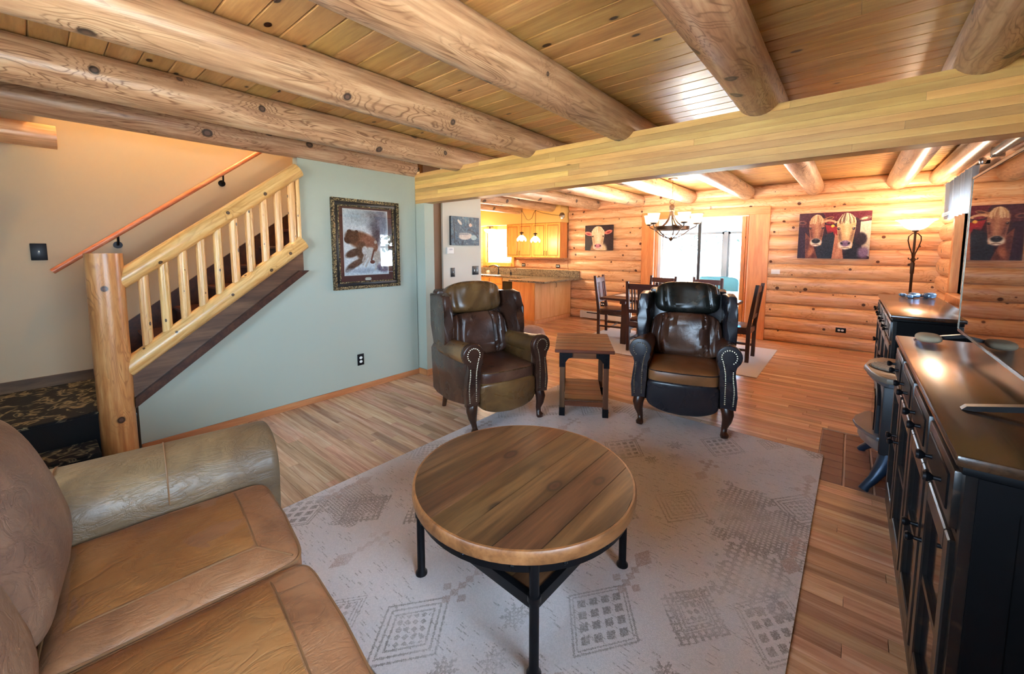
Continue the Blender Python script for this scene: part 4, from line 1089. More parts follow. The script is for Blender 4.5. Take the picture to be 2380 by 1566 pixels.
# ================================================================== SOFA
SL = leather('sofa_leather', [(.22, (112,72,48)), (.5, (156,108,74)), (.78, (178,134,98))], .46, .4, 3.2, .35, crease=.25, veinc=(90,62,44))
SLd = leather('sofa_leather_back', [(.22, (84,58,50)), (.5, (126,94,74)), (.78, (158,126,100))], .5, .45, 3.0, .35, crease=.3, veinc=(70,44,38))
SLp = leather('sofa_leather_panel', [(.25, (124,78,44)), (.5, (158,106,60)), (.78, (178,130,82))], .46, .4, 3.4, .35, crease=.28, veinc=(104,70,42))
SLa = leather('sofa_leather_arm', [(.22, (72,54,40)), (.5, (116,90,62)), (.74, (150,122,86))], .44, .35, 2.6, .5, vein=.18, veinc=(84,70,58), crease=.3)
M['seam'] = plain('seam_leather', (128,90,58), .5)
sf = thing('sofa', 'worn tan leather sofa with loose seat and back cushions facing the coffee table', 'sofa', (-1.955, -.005, 0), radians(-7))
def arm(u0, u1, s):
    """profile across the arm (u,z), lofted along v"""
    bm = B(); uc, hw = (u0+u1)/2, (u1-u0)/2; n = 22
    prof = [(u0+.03, .03)]+[(uc+hw*sgn(cos(a), .8), .50+.155*sin(a)) for a in np.linspace(pi, 0, n)]+[(u1-.03, .03)]
    rings = []
    for v, k in ((-.34, .97), (-.30, 1), (.0, 1.0), (.3, 1.0), (.62, 1.0), (.642, .992), (.65, .97)):
        rings.append([bm.verts.new((uc+(p[0]-uc)*k, v, .03+(p[1]-.03)*(1-(1-k)*.6)-(.02*v if p[1] > .4 else 0))) for p in prof])
    for a, b in zip(rings, rings[1:]):
        for k in range(len(prof)): bm.faces.new((a[k], a[(k+1) % len(prof)], b[(k+1) % len(prof)], b[k]))
    bm.faces.new(rings[0]); bm.faces.new(rings[-1][::-1]); return bm
U1 = 1.80
for (a0, a1, s) in ((-.36, .01, -1), (U1-.01, U1+.36, 1)):
    am = obj('arm', arm(a0, a1, s), SLa, sf)
    uc, hw = (a0+a1)/2, (a1-a0)/2
    obj('seam', tube(B(), [(uc+(hw+.0015)*sgn(cos(a), .8), .28, .4945+.1565*sin(a)) for a in np.linspace(pi, 0, 24)], .0028, 6), M['seam'], am)
    obj('seam', tube(B(), [(uc+(hw+.0015)*sgn(cos(a), .8), -.02, .5005+.1565*sin(a)) for a in np.linspace(pi, 0, 24)], .0028, 6), M['seam'], am)
obj('base', box(B(), -.02, U1+.02, -.30, .545, .06, .31, .03, 3), SL, sf)
obj('front_rail', box(B(), 0.0, U1, .535, .56, .05, .30, .012, 2), SL, sf)
for x in (-.28, U1+.28):
    for y in (-.28, .55): obj('leg', lathe(B(), [(0, 0), (.025, 0), (.032, .06), (0, .06)], 12, (x, y, 0 if y < 0 else 0)), LWood, sf)
bm = B(); prism(bm, [(-.08, .1), (-.36, .1), (-.44, .82), (-.40, .88), (-.28, .86)], 0, -.02, U1+.02, .04, 3); obj('back_frame', bm, SLd, sf)
def seat(u0, u1, seed):
    hu, hv = (u1-u0)/2, .29
    def f(p):
        u, v = p.x/hu, p.y/hv
        if p.z > 0: p.z += .03*(1-u*u)*(1-v**4)+.008*noise.noise((p.x*5, p.y*5, seed))
        p.y += .012*(v > 0)*(1-u*u); return p
    c = obj('seat_cushion', cushion(B(), ((u0+u1)/2, .295, .39), (hu, hv, .085), .26, .16, 72, 20, f), SL, sf)
    def surf(u, v, dz=0):                               # a point on the cushion top
        return ((u0+u1)/2+u*hu, .295+v*hv, .39+.0835*(1-max(abs(u), abs(v))**14*.35)+.03*(1-u*u)*(1-v**4)+.008*noise.noise((u*hu*5, v*hv*5, seed))+dz)
    # stitched centre panel and piping
    e = .64
    path = [surf(-.98, e)]+[surf(u, e) for u in np.linspace(-.9, e, 9)]
    loop = [(u, .62) for u in np.linspace(-.93, .62, 10)]+[(.62, v) for v in np.linspace(.55, -.95, 9)]
    obj('panel_seam', tube(B(), [surf(u, v, .0005) for u, v in loop], .003, 6), M['seam'], c)
    obj('panel_seam', tube(B(), [surf(u, v, .0005) for u, v in [(.62, .62), (.75, .74), (.9, .9)]], .003, 6), M['seam'], c)
    pp = []
    for k in range(72):
        a = 2*pi*k/72; u, v = sgn(cos(a), .16), sgn(sin(a), .16)
        pp.append(((u0+u1)/2+u*hu*.985, .295+v*hv*.985+.012*(v > 0)*(1-u*u), .455))
    obj('piping', tube(B(), pp, .006, 6, closed=True), M['seam'], c)
    # softer worn centre panel as its own leather piece
    bm = B(); g = 14; vs = [[bm.verts.new(surf(-.93+1.53*i/g, -.95+1.55*j/g, .0016)) for i in range(g+1)] for j in range(g+1)]
    for j in range(g):
        for i in range(g): bm.faces.new((vs[j][i], vs[j][i+1], vs[j+1][i+1], vs[j+1][i]))
    obj('centre_panel', bm, SLp, c)
    return c
seat(0.005, .595, 2); seat(.600, 1.195, 8); seat(1.20, U1-.005, 14)
def backc(u0, u1, seed):
    hu = (u1-u0)/2; Mb = Matrix.Rotation(radians(-13), 4, 'X') @ Matrix.Scale(-1, 4, (0,1,0)) if False else Matrix.Rotation(radians(14), 4, 'X')
    def f(p):
        u, v = p.x/hu, p.z/.27
        p.y += .055*(1-u*u)*(1-v*v)*(p.y > 0)+.008*noise.noise((p.x*6, p.z*6, seed)); return p
    c = obj('back_cushion', cushion(B(), ((u0+u1)/2, -.125, .715), (hu, .115, .265), .45, .3, 64, 30, f, Mb), SLd, sf)
    pp = []
    for k in range(64):
        a = 2*pi*k/64; q = Mb @ Vector((hu*.93*sgn(cos(a), .34), .085, .245*sgn(sin(a), .34))); pp.append(((u0+u1)/2+q.x, -.125+q.y, .715+q.z))
    obj('piping', tube(B(), pp, .005, 6, closed=True), M['seam'], c)
backc(.0, .585, 4); backc(.595, 1.19, 12); backc(1.20, U1, 22)

# ================================================================== BLACK SIDEBOARDS
CB = plain('cabinet_black', (10,10,12), .5, spec=.1)
def mk_edge():
    k = NT('cabinet_rubbed_black'); g = k.n('NewGeometry').outputs['Pointiness']
    n = k.n('TexNoise', {'Vector': k.n('TexCoord').outputs['Object'], 'Scale': 30.0, 'Detail': 4.0}).outputs[0]
    c = k.mix(k.math('MULTIPLY', k.math('SUBTRACT', n, .58, clamp=True), 3.0, clamp=True), L4(20,18,18), L4(84,58,42)); k.set(Base_Color=c, Roughness=.3); return k.m
CBf = mk_edge()
CTop = wood('sideboard_top', (34,20,14), (60,38,26), (82,54,38), axis=1, rough=.22, var=.03, stretch=.08, coat=.4)
def knob(parent, x, y, z):
    bm = B(); lathe(bm, [(0, 0), (.008, 0), (.0065, .012), (.006, .018), (.013, .026), (.015, .033), (.012, .039), (0, .041)], 14)
    bm.transform(Matrix.Rotation(-pi/2, 4, 'Y')); return obj('knob', bm, M['black'], parent, loc=(x, y, z))
def sideboard(name, label, x0, x1, y0, y1, h, nd, locz=0):
    """front faces -X; doors and drawers along Y; origin at the base centre"""
    xm, ym = (x0+x1)/2, (y0+y1)/2; L, D = y1-y0, x1-x0
    t = thing(name, label, 'sideboard', (xm, ym, 0)); f = -D/2
    obj('top', box(B(), f-.02, D/2, -L/2-.02, L/2+.02, h-.028, h, .006, 2), CTop, t)
    obj('top_molding', box(B(), f-.008, D/2, -L/2-.008, L/2+.008, h-.05, h-.028, .005, 2), CB, t)
    obj('body', box(B(), f+.02, D/2, -L/2, L/2, .09, h-.05), CB, t, False)
    obj('plinth', box(B(), f-.006, D/2, -L/2-.006, L/2+.006, .0, .085, .008, 2), CBf, t)
    for s in (-1, 1):                                     # side panel frames
        y = s*L/2
        ya, yb = sorted((y, y+s*.006))
        bm = B()
        for a, b, c, d in ((f+.02, f+.085, .09, h-.05), (D/2-.065, D/2, .09, h-.05), (f+.085, D/2-.065, .09, .16), (f+.085, D/2-.065, h-.11, h-.05)): box(bm, a, b, ya, yb, c, d)
        obj('side_frame', bm, CB, t, False)
    zd = h-.05-.165; W_ = L/nd
    for i in range(nd):
        a, b = -L/2+i*W_, -L/2+(i+1)*W_
        bm = B()
        obj('stile', box(B(), f, f+.02, a, a+.03, .085, h-.05), CBf, t, False)
        if i == nd-1: obj('stile', box(B(), f, f+.02, b-.03, b, .085, h-.05), CBf, t, False)
        obj('rail', box(B(), f, f+.02, a+.03, b-.03*(i == nd-1), zd-.02, zd), CBf, t, False)
        dw = obj('drawer', box(B(), f-.014, f+.018, a+.034, b-.004-.03*(i == nd-1), zd+.006, h-.058, .006, 2), CBf, t)
        obj('drawer_panel', box(B(), f-.018, f-.010, a+.07, b-.04-.03*(i == nd-1), zd+.035, h-.085, .003, 1), CB, dw)
        for q in (.3, .7): knob(dw, f-.014, a+.034+(W_-.038)*q, (zd+h-.058)/2)
        # door: frame, recessed panel, cross muntin
        a2, b2 = a+.034, b-.004-.03*(i == nd-1)
        dr_ = obj('door', box(B(), f+.004, f+.016, a2+.01, b2-.01, .10, zd-.03), plain('cabinet_glass_dark', (14,18,26), .08) if 'cabinet_glass_dark' not in bpy.data.materials else bpy.data.materials['cabinet_glass_dark'], t, False)
        for (p, q, r, s_) in ((a2, a2+.055, .092, zd-.024), (b2-.055, b2, .092, zd-.024), (a2+.055, b2-.055, .092, .155), (a2+.055, b2-.055, zd-.085, zd-.024)):
            obj('door_rail', box(B(), f-.012, f+.012, p, q, r, s_, .004, 1), CBf, dr_, False)
        obj('muntin', box(B(), f-.006, f+.008, a2+.055, b2-.055, (.155+zd-.085)/2-.012, (.155+zd-.085)/2+.012), CBf, dr_, False)
        knob(dr_, f-.012, (b2-.028) if i % 2 == 0 else a2+.028, .52)
    return t
sideboard('sideboard', 'long black sideboard with brown top standing under the television', .237, .70, 1.385, 3.09, .97, 4)
sideboard('sideboard', 'black sideboard with brown top beyond the stove near the dining corner', .275, .72, 4.20, 6.10, .955, 4)

# ================================================================== TELEVISION
tv = thing('television', 'large flat screen television reflecting the room, on angled black feet', 'television', (.455, 2.41, .972), 0)
TWd, TZ0, TZ1 = 1.44, .052, .845
obj('panel', box(B(), .0, .035, -TWd/2, TWd/2, TZ0, TZ1, .004, 1), M['blackp'], tv)
k = NT('tv_screen'); k.set(Base_Color=(.006,.006,.007,1), Roughness=.02, IOR=1.9); k.b.inputs['Specular IOR Level'].default_value = .9
obj('screen', box(B(), -.0015, .002, -TWd/2+.012, TWd/2-.012, TZ0+.014, TZ1-.012), k.m, tv, False)
bm = B()
for a, b, c, d in ((-TWd/2, TWd/2, TZ1-.011, TZ1), (-TWd/2, TWd/2, TZ0, TZ0+.013), (-TWd/2, -TWd/2+.011, TZ0, TZ1), (TWd/2-.011, TWd/2, TZ0, TZ1)): box(bm, -.004, .004, a, b, c, d)
obj('bezel', bm, plain('tv_bezel', (150,140,126), .25, metal=.8), tv, False)
obj('rear_housing', box(B(), .035, .075, -TWd/2+.2, TWd/2-.2, TZ0+.03, TZ1-.2, .01, 1), M['blackp'], tv)
for y in (-TWd/2+.09, TWd/2-.12):
    bm = B(); prism(bm, [(-.175, 0), (-.165, .012), (.02, .055), (.035, .055), (.12, .012), (.125, 0), (.11, 0), (.03, .035), (.015, .035), (-.15, 0)], 1, y-.014, y+.014)
    obj('foot', bm, M['blackp'], tv, False)
# stones and remote on the sideboard
def stone(name, label, c, s, seed, col):
    def f(p): return p*(1+.16*noise.noise(p*9+Vector((seed,0,0)))+.05*noise.noise(p*28))
    return tag(obj(name, cushion(B(), c, s, .8, .8, 28, 16, f), plain(name+str(seed), col, .85, bump=.8, bscale=60), None), label, 'stone')
stone('driftwood_stone', 'flat pale stone lying on the sideboard end beside the television foot', (.335, 2.98, .972+.023), (.05, .075, .022), 4, (186,168,140))
# power strip lying behind the television
tag(obj('media_box', box(B(), .56, .68, 2.1, 2.5, .9715, 1.01, .004, 1), M['blackp'], None), 'slim black media box lying on the sideboard behind the television', 'electronics')

# ================================================================== STOVE
sv = thing('gas_stove', 'black cast iron heating stove on curved legs, standing on the tile hearth', 'stove', (.47, 3.465, .002))
CI = plain('cast_iron', (28,32,38), .45, metal=.3, bump=.15, bscale=120); CIg = plain('stove_grey_enamel', (128,118,106), .4, metal=.2); CIl = plain('stove_ledge_grey', (110,116,124), .3, metal=.5)
obj('body', box(B(), -.28, .27, -.28, .28, .22, .64, .012, 2), CI, sv)
bm = B()
topo = [(.30, -.31), (.30, .31), (-.27, .31), (-.31, .26), (-.335, .16), (-.365, .0), (-.335, -.16), (-.31, -.26), (-.27, -.31)]
tp = obj('top_plate', prism(B(), topo, 2, .665, .70, .010, 2), CIg, sv)
obj('top_cornice', prism(B(), [(x*.955, y*.955) for x, y in topo], 2, .64, .668, .006, 1), CIl, sv)
obj('grille_recess', lathe(B(), [(0, .7005), (.14, .7005), (.148, .703), (.155, .7035), (.16, .7005)], 32, (-.185, 0, 0)), M['black'], tp)
for i in range(9):
    y = -.12+i*.03; w_ = sqrt(max(.145**2-y*y, .0004))
    obj('grille_bar', box(B(), -.185-w_, -.185+w_, y-.006, y+.006, .701, .712), CIg, tp, False)
obj('front_arch', prism(B(), [(-.2, .26), (.2, .26), (.2, .5), (.13, .57), (0, .6), (-.13, .57), (-.2, .5)], 0, -.30, -.275, .008, 2), CI, sv)
obj('fire_glass', prism(B(), [(-.15, .3), (.15, .3), (.15, .48), (.1, .53), (0, .55), (-.1, .53), (-.15, .48)], 0, -.306, -.299), plain('fire_glass', (8,8,10), .06), sv, False)
def ledge(z0, r):
    return [(-.20, -.27), (-.20, .27), (-.29, .27), (-.34, .2), (-.385*r, .09), (-.40*r, 0), (-.385*r, -.09), (-.34, -.2), (-.29, -.27)]
obj('ash_lip', prism(B(), ledge(0, 1), 2, .30, .325, .006, 2), CIl, sv)
obj('ash_lip_lower', prism(B(), [(x*.93, y*.96) for x, y in ledge(0, 1)], 2, .225, .30, .012, 2), CIl, sv)
for s in (-1, 1):
    obj('side_panel', box(B(), -.2, .2, s*.283-.006, s*.283+.006, .27, .6, .004, 1), CI, sv)
    for z in (.34, .52): obj('side_rib', box(B(), -.16, .16, s*.292-.006, s*.292+.006, z, z+.04, .004, 1), CI, sv)
    for xx in (-1, 1):
        pts = [(xx*.22, s*.23, .25), (xx*.245, s*.25, .16), (xx*.29, s*.285, .07), (xx*.325, s*.315, .025), (xx*.335, s*.325, .002)]
        obj('leg', tube(B(), pts, [.05, .042, .026, .022, .026], 10), plain('stove_leg', (36,54,76), .35, metal=.4) if 'stove_leg' not in bpy.data.materials else bpy.data.materials['stove_leg'], sv)
obj('flue_collar', lathe(B(), [(.075, .70), (.075, .75), (.06, .75), (.06, .70)], 20, (.2, 0, 0)), M['black'], sv)

# ================================================================== TORCHIERE, glass trinkets, curtain
M['shade'] = emis('torchiere_glass', (1.0, .86, .62), 2.0, (250,244,230))
tl = thing('floor_lamp', 'dark iron torchiere floor lamp with lit white glass bowl behind the sideboard', 'lamp', (.58, 6.95, 0))
obj('base', lathe(B(), [(0,0),(.14,0),(.14,.012),(.10,.03),(.03,.05),(.018,.08),(0,.08)], 28), M['bronze'], tl)
obj('pole', lathe(B(), [(.014,.06),(.014,1.15),(.019,1.16),(.022,1.28),(.014,1.30),(.024,1.32),(.012,1.34),(.012,1.66),(.03,1.67),(.03,1.69),(0,1.69)], 16), M['bronze'], tl)
for s in (-1, 1):
    dx = Vector((cos(YAW), sin(YAW), 0))*s
    pts = [(0,1.655), (.035,1.645), (.075,1.61), (.08,1.56), (.055,1.48), (.02,1.40), (.012,1.35), (.03,1.33), (.055,1.335), (.06,1.35)]
    obj('scroll_arm', tube(B(), [(dx.x*a, dx.y*a, z) for a, z in pts], .006, 8), M['bronze'], tl)
obj('glass_bowl', lathe(B(), [(.03,1.685),(.07,1.70),(.10,1.72),(.125,1.755),(.15,1.785),(.188,1.808),(.186,1.812),(.146,1.792),(.12,1.762),(.094,1.728),(.06,1.71),(.03,1.695)], 40), M['shade'], tl)
lamp('torchiere_bulb', (.58, 6.95, 1.86), 13, (1.0, .84, .62), .06)
gl_ = plain('blue_glass', (120,150,180), .08, metal=.6)
for i, (x, y, s) in enumerate(((.44, 5.9, .032), (.52, 5.84, .045), (.6, 5.95, .032), (.63, 5.84, .05), (.48, 5.78, .03))):
    def f(p): return p*(1+.2*noise.noise(p*40+Vector((i,0,0))))
    tag(obj('glass_trinket', cushion(B(), (x, y, .9555+s*.62), (s, s, s*.6), .7, .8, 18, 12, f), gl_, None), 'small shiny blue grey glass trinket clustered on the far sideboard', 'ornament', 'glass trinkets on the far sideboard')
cu = thing('window_valance', 'white ruffled window valance hanging from a black rod above the side window', 'curtain', (.79, 5.95, 2.0))
def valance(y0, y1, z0, z1):
    bm = B(); n = 90; cols_ = []
    for i in range(n+1):
        y = y0+(y1-y0)*i/n; d = .022*sin(i*.95)+.01*sin(i*2.3+1)
        cols_.append([bm.verts.new((d*(1-.35*k/6)-.01, y, z1+(z0+.006*sin(i*.5)-z1)*k/6)) for k in range(7)])
    for a, b in zip(cols_, cols_[1:]):
        for k in range(6): bm.faces.new((a[k], a[k+1], b[k+1], b[k]))
    r = bmesh.ops.solidify(bm, geom=bm.faces[:], thickness=.003); return bm
vl = obj('fabric', valance(-.70, .72, -.21, .175), M['cloth'], cu)
for z in (-.15, -.165, -.18): obj('stitch_band', tube(B(), [(-.03, -.69, z), (-.034, .0, z), (-.03, .71, z)], .0025, 5), M['white'], vl)
obj('rod', tube(B(), [(0, -.80, .185), (0, .80, .185)], .011, 10), M['black'], cu)
for y in (-.80, .80): obj('finial', lathe(B(), [(0,-.03),(.02,-.02),(.026,0),(.02,.02),(0,.03)], 14, (0, y, .185)), M['steel'], cu)
for y in (-.72, .74): obj('rod_bracket', box(B(), -.006, .055, y-.01, y+.01, .17, .2), M['black'], cu, False)

# ================================================================== KITCHEN
ZK = .85
def mk_granite():
    k = NT('granite'); co = k.n('TexCoord').outputs['Object']
    v = k.n('TexVoronoi', {'Vector': co, 'Scale': 90.0}).outputs['Color']; n = k.n('TexNoise', {'Vector': co, 'Scale': 55.0, 'Detail': 5.0}).outputs[0]
    s_ = k.n('SeparateColor', {0: v}).outputs[0]
    c = k.ramp(k.math('ADD', k.math('MULTIPLY', s_, .5), k.math('MULTIPLY', n, .5)), [(.25, lin((58,50,44))), (.45, lin((118,104,86))), (.6, lin((150,134,108))), (.8, lin((92,84,76)))])
    k.set(Base_Color=c, Roughness=.18); return k.m
M['granite'] = mk_granite()
def pull(parent, x, y, z, d='y'):
    bm = B()
    tube(bm, [(x, y, z-.05), (x, y-.025, z-.045), (x, y-.025, z+.045), (x, y, z+.05)], .005, 6); return obj('handle', bm, M['bronze'], parent)
def panel_door(parent, a, b, c, d, y, mat='maple', hs=None, hz=None):
    """raised-panel door facing -Y"""
    dr_ = obj('door', box(B(), a, b, y-.02, y, c, d, .003, 1), M[mat], parent, False)
    r = .055; bm = B()
    pn = obj('raised_panel', box(B(), a+r, b-r, y-.026, y-.016, c+r, d-r, .008, 1), M[mat], dr_, False)
    bm = B()
    for p, q, u, v in ((a+r-.012, a+r, c+r-.012, d-r+.012), (b-r, b-r+.012, c+r-.012, d-r+.012), (a+r, b-r, c+r-.012, c+r), (a+r, b-r, d-r, d-r+.012)): box(bm, p, q, y-.0205, y-.0195, u, v)
    obj('groove_shade_strip', bm, plain('groove_shade', (150,86,34), .6) if 'groove_shade' not in bpy.data.materials else bpy.data.materials['groove_shade'], dr_, False)  # flat darker strips, the shade of a groove put into their colour
    if hs is not None: pull(dr_, hs, y-.02, hz)
    return dr_
# upper cabinets: two double-door units
for i, (a, b) in enumerate(((-6.24, -5.49), (-5.488, -4.74))):
    t = thing('wall_cabinet', ['honey maple wall cabinet with two raised panel doors, next to the kitchen window', 'honey maple wall cabinet with two raised panel doors, at the end by the log wall'][i], 'cabinet', ((a+b)/2, YD, 1.27), 0, 'kitchen wall cabinets')
    xm = (a+b)/2; w = (b-a)/2
    obj('body', box(B(), -w, w, -.32, -.062, 0, .76), M['maple'], t, False)
    panel_door(t, -w+.004, -.002, .006, .754, -.32, hs=-.03, hz=.10); panel_door(t, .002, w-.004, .006, .754, -.32, hs=.03, hz=.10)
bm = B(); box(bm, -7.7, -4.745, YD-.32, YD-.001, 2.032, ZC-.001)
struct('soffit', bm, M['kyellow'])
# kitchen window
window(3, 'y', YD, KX0, KX1, KZ0, KZ1, rows=1, cols=1)
kw = bpy.data.objects['window_3']
bm = B()
for z in (KZ1-.16, KZ1-.30): box(bm, KX0+.05, KX1-.05, YD+.03, YD+.06, z-.006, z+.006)
for i in range(1, 4): box(bm, KX0+.05+i*(KX1-KX0-.1)/4-.006, KX0+.05+i*(KX1-KX0-.1)/4+.006, YD+.03, YD+.06, KZ1-.42, KZ1-.05)
box(bm, KX0+.05, KX1-.05, YD+.025, YD+.07, KZ1-.43, KZ1-.40)
obj('muntins', bm, M['vinyl'], kw, False)
bm = B(); e = .09
box(bm, KX0-e, KX0, YD-.07, YD+.02, KZ0-e, KZ1+e); box(bm, KX1, KX1+e-.005, YD-.07, YD+.02, KZ0-e, KZ1+e); box(bm, KX0, KX1, YD-.07, YD+.02, KZ1, KZ1+e); box(bm, KX0, KX1, YD-.09, YD+.02, KZ0-e, KZ0)
obj('casing', bm, M['maple'], kw, False)
# base cabinets along the wall, dishwasher, peninsula
for i, (a, b) in enumerate(((-7.7, -6.9), (-6.895, -6.14))):
    t = thing('base_cabinet', ['maple base cabinet with a drawer over doors, in the kitchen corner', 'maple base cabinet with drawers left of the dishwasher'][i], 'cabinet', ((a+b)/2, YD, 0), 0, 'kitchen base cabinets'); w = (b-a)/2
    obj('body', box(B(), -w, w, -.60, -.062, .09, ZK-.035), M['maple'], t, False); obj('toe_kick', box(B(), -w, w, -.54, -.1, 0, .09), M['stringer'], t, False)
    dwr = obj('drawer', box(B(), -w+.006, w-.006, -.62, -.60, ZK-.19, ZK-.045, .003, 1), M['maple'], t, False); pull(dwr, 0, -.62, ZK-.12)
    if i == 0:
        panel_door(t, -w+.006, -.002, .10, ZK-.2, -.60, hs=-.03, hz=.5); panel_door(t, .002, w-.006, .10, ZK-.2, -.60, hs=.03, hz=.5)
    else:
        for q in range(2):
            d2 = obj('drawer', box(B(), -w+.006, w-.006, -.62, -.60, .10+q*.28, .37+q*.28, .003, 1), M['maple'], t, False); pull(d2, 0, -.62, .24+q*.28)
dw = thing('dishwasher', 'black front dishwasher with steel top strip under the kitchen counter', 'dishwasher', (-5.83, YD, 0))
obj('tub', box(B(), -.30, .30, -.58, -.07, .02, ZK-.04), M['blackp'], dw, False)
obj('door', box(B(), -.298, .298, -.615, -.58, .1, ZK-.13, .006, 1), plain('dishwasher_black', (12,12,14), .2), dw)
obj('control_strip', box(B(), -.298, .298, -.622, -.58, ZK-.125, ZK-.04, .004, 1), M['steel'], dw)
pn = thing('peninsula_cabinet', 'pale maple peninsula cabinet with plain end panels, jutting from the log wall', 'cabinet', (-4.92, 6.9, 0))
Xa, Xb, Ya, Yb = -5.20+4.92, -4.645+4.92, 6.21-6.9, YD-.07-6.9
obj('body', box(B(), Xa, Xb, Ya, Yb, .07, ZK-.035), M['maple'], pn, False); obj('toe_kick', box(B(), Xa+.03, Xb-.002, Ya+.002, Yb, 0, .07), M['maplex'], pn, False)
obj('end_panel', box(B(), Xa, Xb, Ya-.012, Ya, .0, ZK-.036), M['maple'], pn, False)
for a, b in ((Ya, Ya+.66), (Ya+.664, Yb)):
    d_ = obj('side_panel', box(B(), Xb, Xb+.014, a, b, .085, ZK-.04, .002, 1), M['maplex'], pn, False)
bm = B(); tube(bm, [(Xb+.014, Ya+.70, ZK-.17), (Xb+.035, Ya+.70, ZK-.165), (Xb+.035, Ya+.70, ZK-.08), (Xb+.014, Ya+.70, ZK-.075)], .005, 6); obj('handle', bm, M['bronze'], pn)
obj('base_molding', box(B(), Xa, Xb+.016, Ya-.014, Yb, 0, .07, .003, 1), M['maplex'], pn, False)
ctp = thing('countertop', 'speckled brown granite countertop with backsplash along the kitchen wall and peninsula', 'countertop', (-5.5, YD-.3, ZK-.035))
ox, oy, oz = -5.5, YD-.3, ZK-.035
obj('slab', prism(B(), [(-7.7-ox, YD-.065-oy), (-7.7-ox, YD-.64-oy), (-5.24-ox, YD-.64-oy), (-5.24-ox, 6.13-oy), (-4.36-ox, 6.13-oy), (-4.36-ox, YD-.065-oy)], 2, 0, .035, .004, 1), M['granite'], ctp, False)
obj('backsplash', box(B(), -7.7-ox, -4.42-ox, YD-.085-oy, YD-.062-oy, .036, .185, .003, 1), M['granite'], ctp, False)
fa = thing('kitchen_faucet', 'dark curved kitchen faucet at the sink under the window', 'faucet', (-6.62, YD-.2, ZK))
obj('spout', tube(B(), [(0, 0, 0), (0, 0, .16), (-.03, -.02, .20), (-.1, -.07, .22), (-.18, -.12, .20), (-.2, -.13, .17)], [.018, .014, .013, .012, .011, .011], 10), M['iron'], fa)
obj('base', lathe(B(), [(0, 0), (.03, 0), (.026, .02), (0, .02)], 14), M['iron'], fa)
obj('lever', tube(B(), [(.0, .0, .15), (.05, -.02, .2)], .007, 6), M['iron'], fa)
tag(obj('soap_pump', lathe(B(), [(0,0),(.022,0),(.022,.06),(.008,.07),(.008,.11),(0,.11)], 14, (-6.25, YD-.17, ZK)), M['iron'], None), 'short dark soap pump beside the kitchen faucet', 'dispenser')
tag(obj('sponge_holder', lathe(B(), [(0,0),(.04,0),(.05,.04),(.035,.08),(0,.085)], 16, (-7.0, YD-.17, ZK)), plain('pale_ceramic', (210,200,180), .3), None), 'small pale ceramic jar on the counter near the faucet', 'jar')

# swag pendant lamps with tulip shades
M['tulip'] = emis('tulip_glass', (1.0, .78, .45), 1.6, (250,236,206))
def chain(bm, pts, s=.011, r=.0022):
    P0 = [Vector(p) for p in pts]; k = 0
    for A_, B_ in zip(P0, P0[1:]):
        d = B_-A_; n = max(1, int(d.length/(s*1.7)))
        for i in range(n):
            c = A_+d*((i+.5)/n); t = d.normalized(); u = t.cross(Vector((.3, .8, .5))).normalized(); v = t.cross(u)
            if k % 2: u = v
            tube(bm, [c+t*s*cos(a)+u*s*.55*sin(a) for a in np.linspace(0, 2*pi, 9)[:-1]], r, 4, closed=True); k += 1
    return bm
pl = thing('swag_pendant', 'pair of lit tulip glass pendant lamps on swagged dark chain over the peninsula', 'lamp', (-5.09, 6.6, 2.24))
hooks = [(-.19, 0, .02), (.165, 0, -.0)]
bm = B(); chain(bm, [(-.19, 0, .02), (-.19, 0, -.42)]); obj('chain', bm, M['iron'], pl, kind='stuff')
bm = B(); chain(bm, [(.165, 0, 0), (.165, 0, -.45)]); obj('chain', bm, M['iron'], pl, kind='stuff')
sw = [(-.19, 0, .02), (-.12, 0, -.08), (-.06, 0, -.17), (.0, 0, -.19), (.08, 0, -.15), (.12, 0, -.06), (.165, 0, 0), (.22, .1, -.04), (.3, .35, -.07), (.38, .60, -.08)]
bm = B(); chain(bm, sw, .013); obj('swag_chain', bm, M['iron'], pl, kind='stuff')
bm = B(); lathe(bm, [(0, 0), (.07, 0), (.065, .012), (.02, .03), (0, .03)], 24); bm.transform(Matrix.Translation((.38, .645, -.08)) @ Matrix.Rotation(pi/2, 4, 'X')); obj('wall_canopy', bm, M['steel'], pl)
for i, (x, z) in enumerate(((-.19, -.42), (.165, -.45))):
    obj('socket_cap', lathe(B(), [(0, 0), (.012, 0), (.045, -.02), (.048, -.03), (.02, -.035), (.02, -.075), (0, -.075)], 18, (x, 0, z)), M['bronze'], pl)
    for k in range(6):
        a = 2*pi*k/6; bm = B(); g = []
        for u in np.linspace(-1, 1, 6):
            col_ = []
            for v in np.linspace(0, 1, 7):
                rr = .018+.075*sin(v*1.75); wdt = .045*sin(pi*min(1, v*.8+.12))*(1-max(0, v-.75)*2.6)
                p_ = Vector((rr+.006*u*u, u*wdt, z-.07-.13*v+.02*max(0, v-.8)))
                p_ = Matrix.Rotation(a, 3, 'Z') @ p_; col_.append(bm.verts.new((p_.x+x, p_.y, p_.z)))
            g.append(col_)
        for p_, q_ in zip(g, g[1:]):
            for m_ in range(6): bm.faces.new((p_[m_], p_[m_+1], q_[m_+1], q_[m_]))
        bmesh.ops.solidify(bm, geom=bm.faces[:], thickness=.003)
        obj('petal', bm, M['tulip'], pl)
    lamp('pendant_bulb', (-5.09+x, 6.6, 2.24+z-.22), 9.0, (1.0, .80, .56), .05)
fl = thing('dome_lamp', 'lit white glass dome lamp on the ceiling over the kitchen sink', 'lamp', (-6.94, 7.41, 1.945))
obj('stem', lathe(B(), [(0, .01), (.02, .01), (.02, .06), (.08, .07), (.08, .086), (0, .086)], 18), M['bronze'], fl)
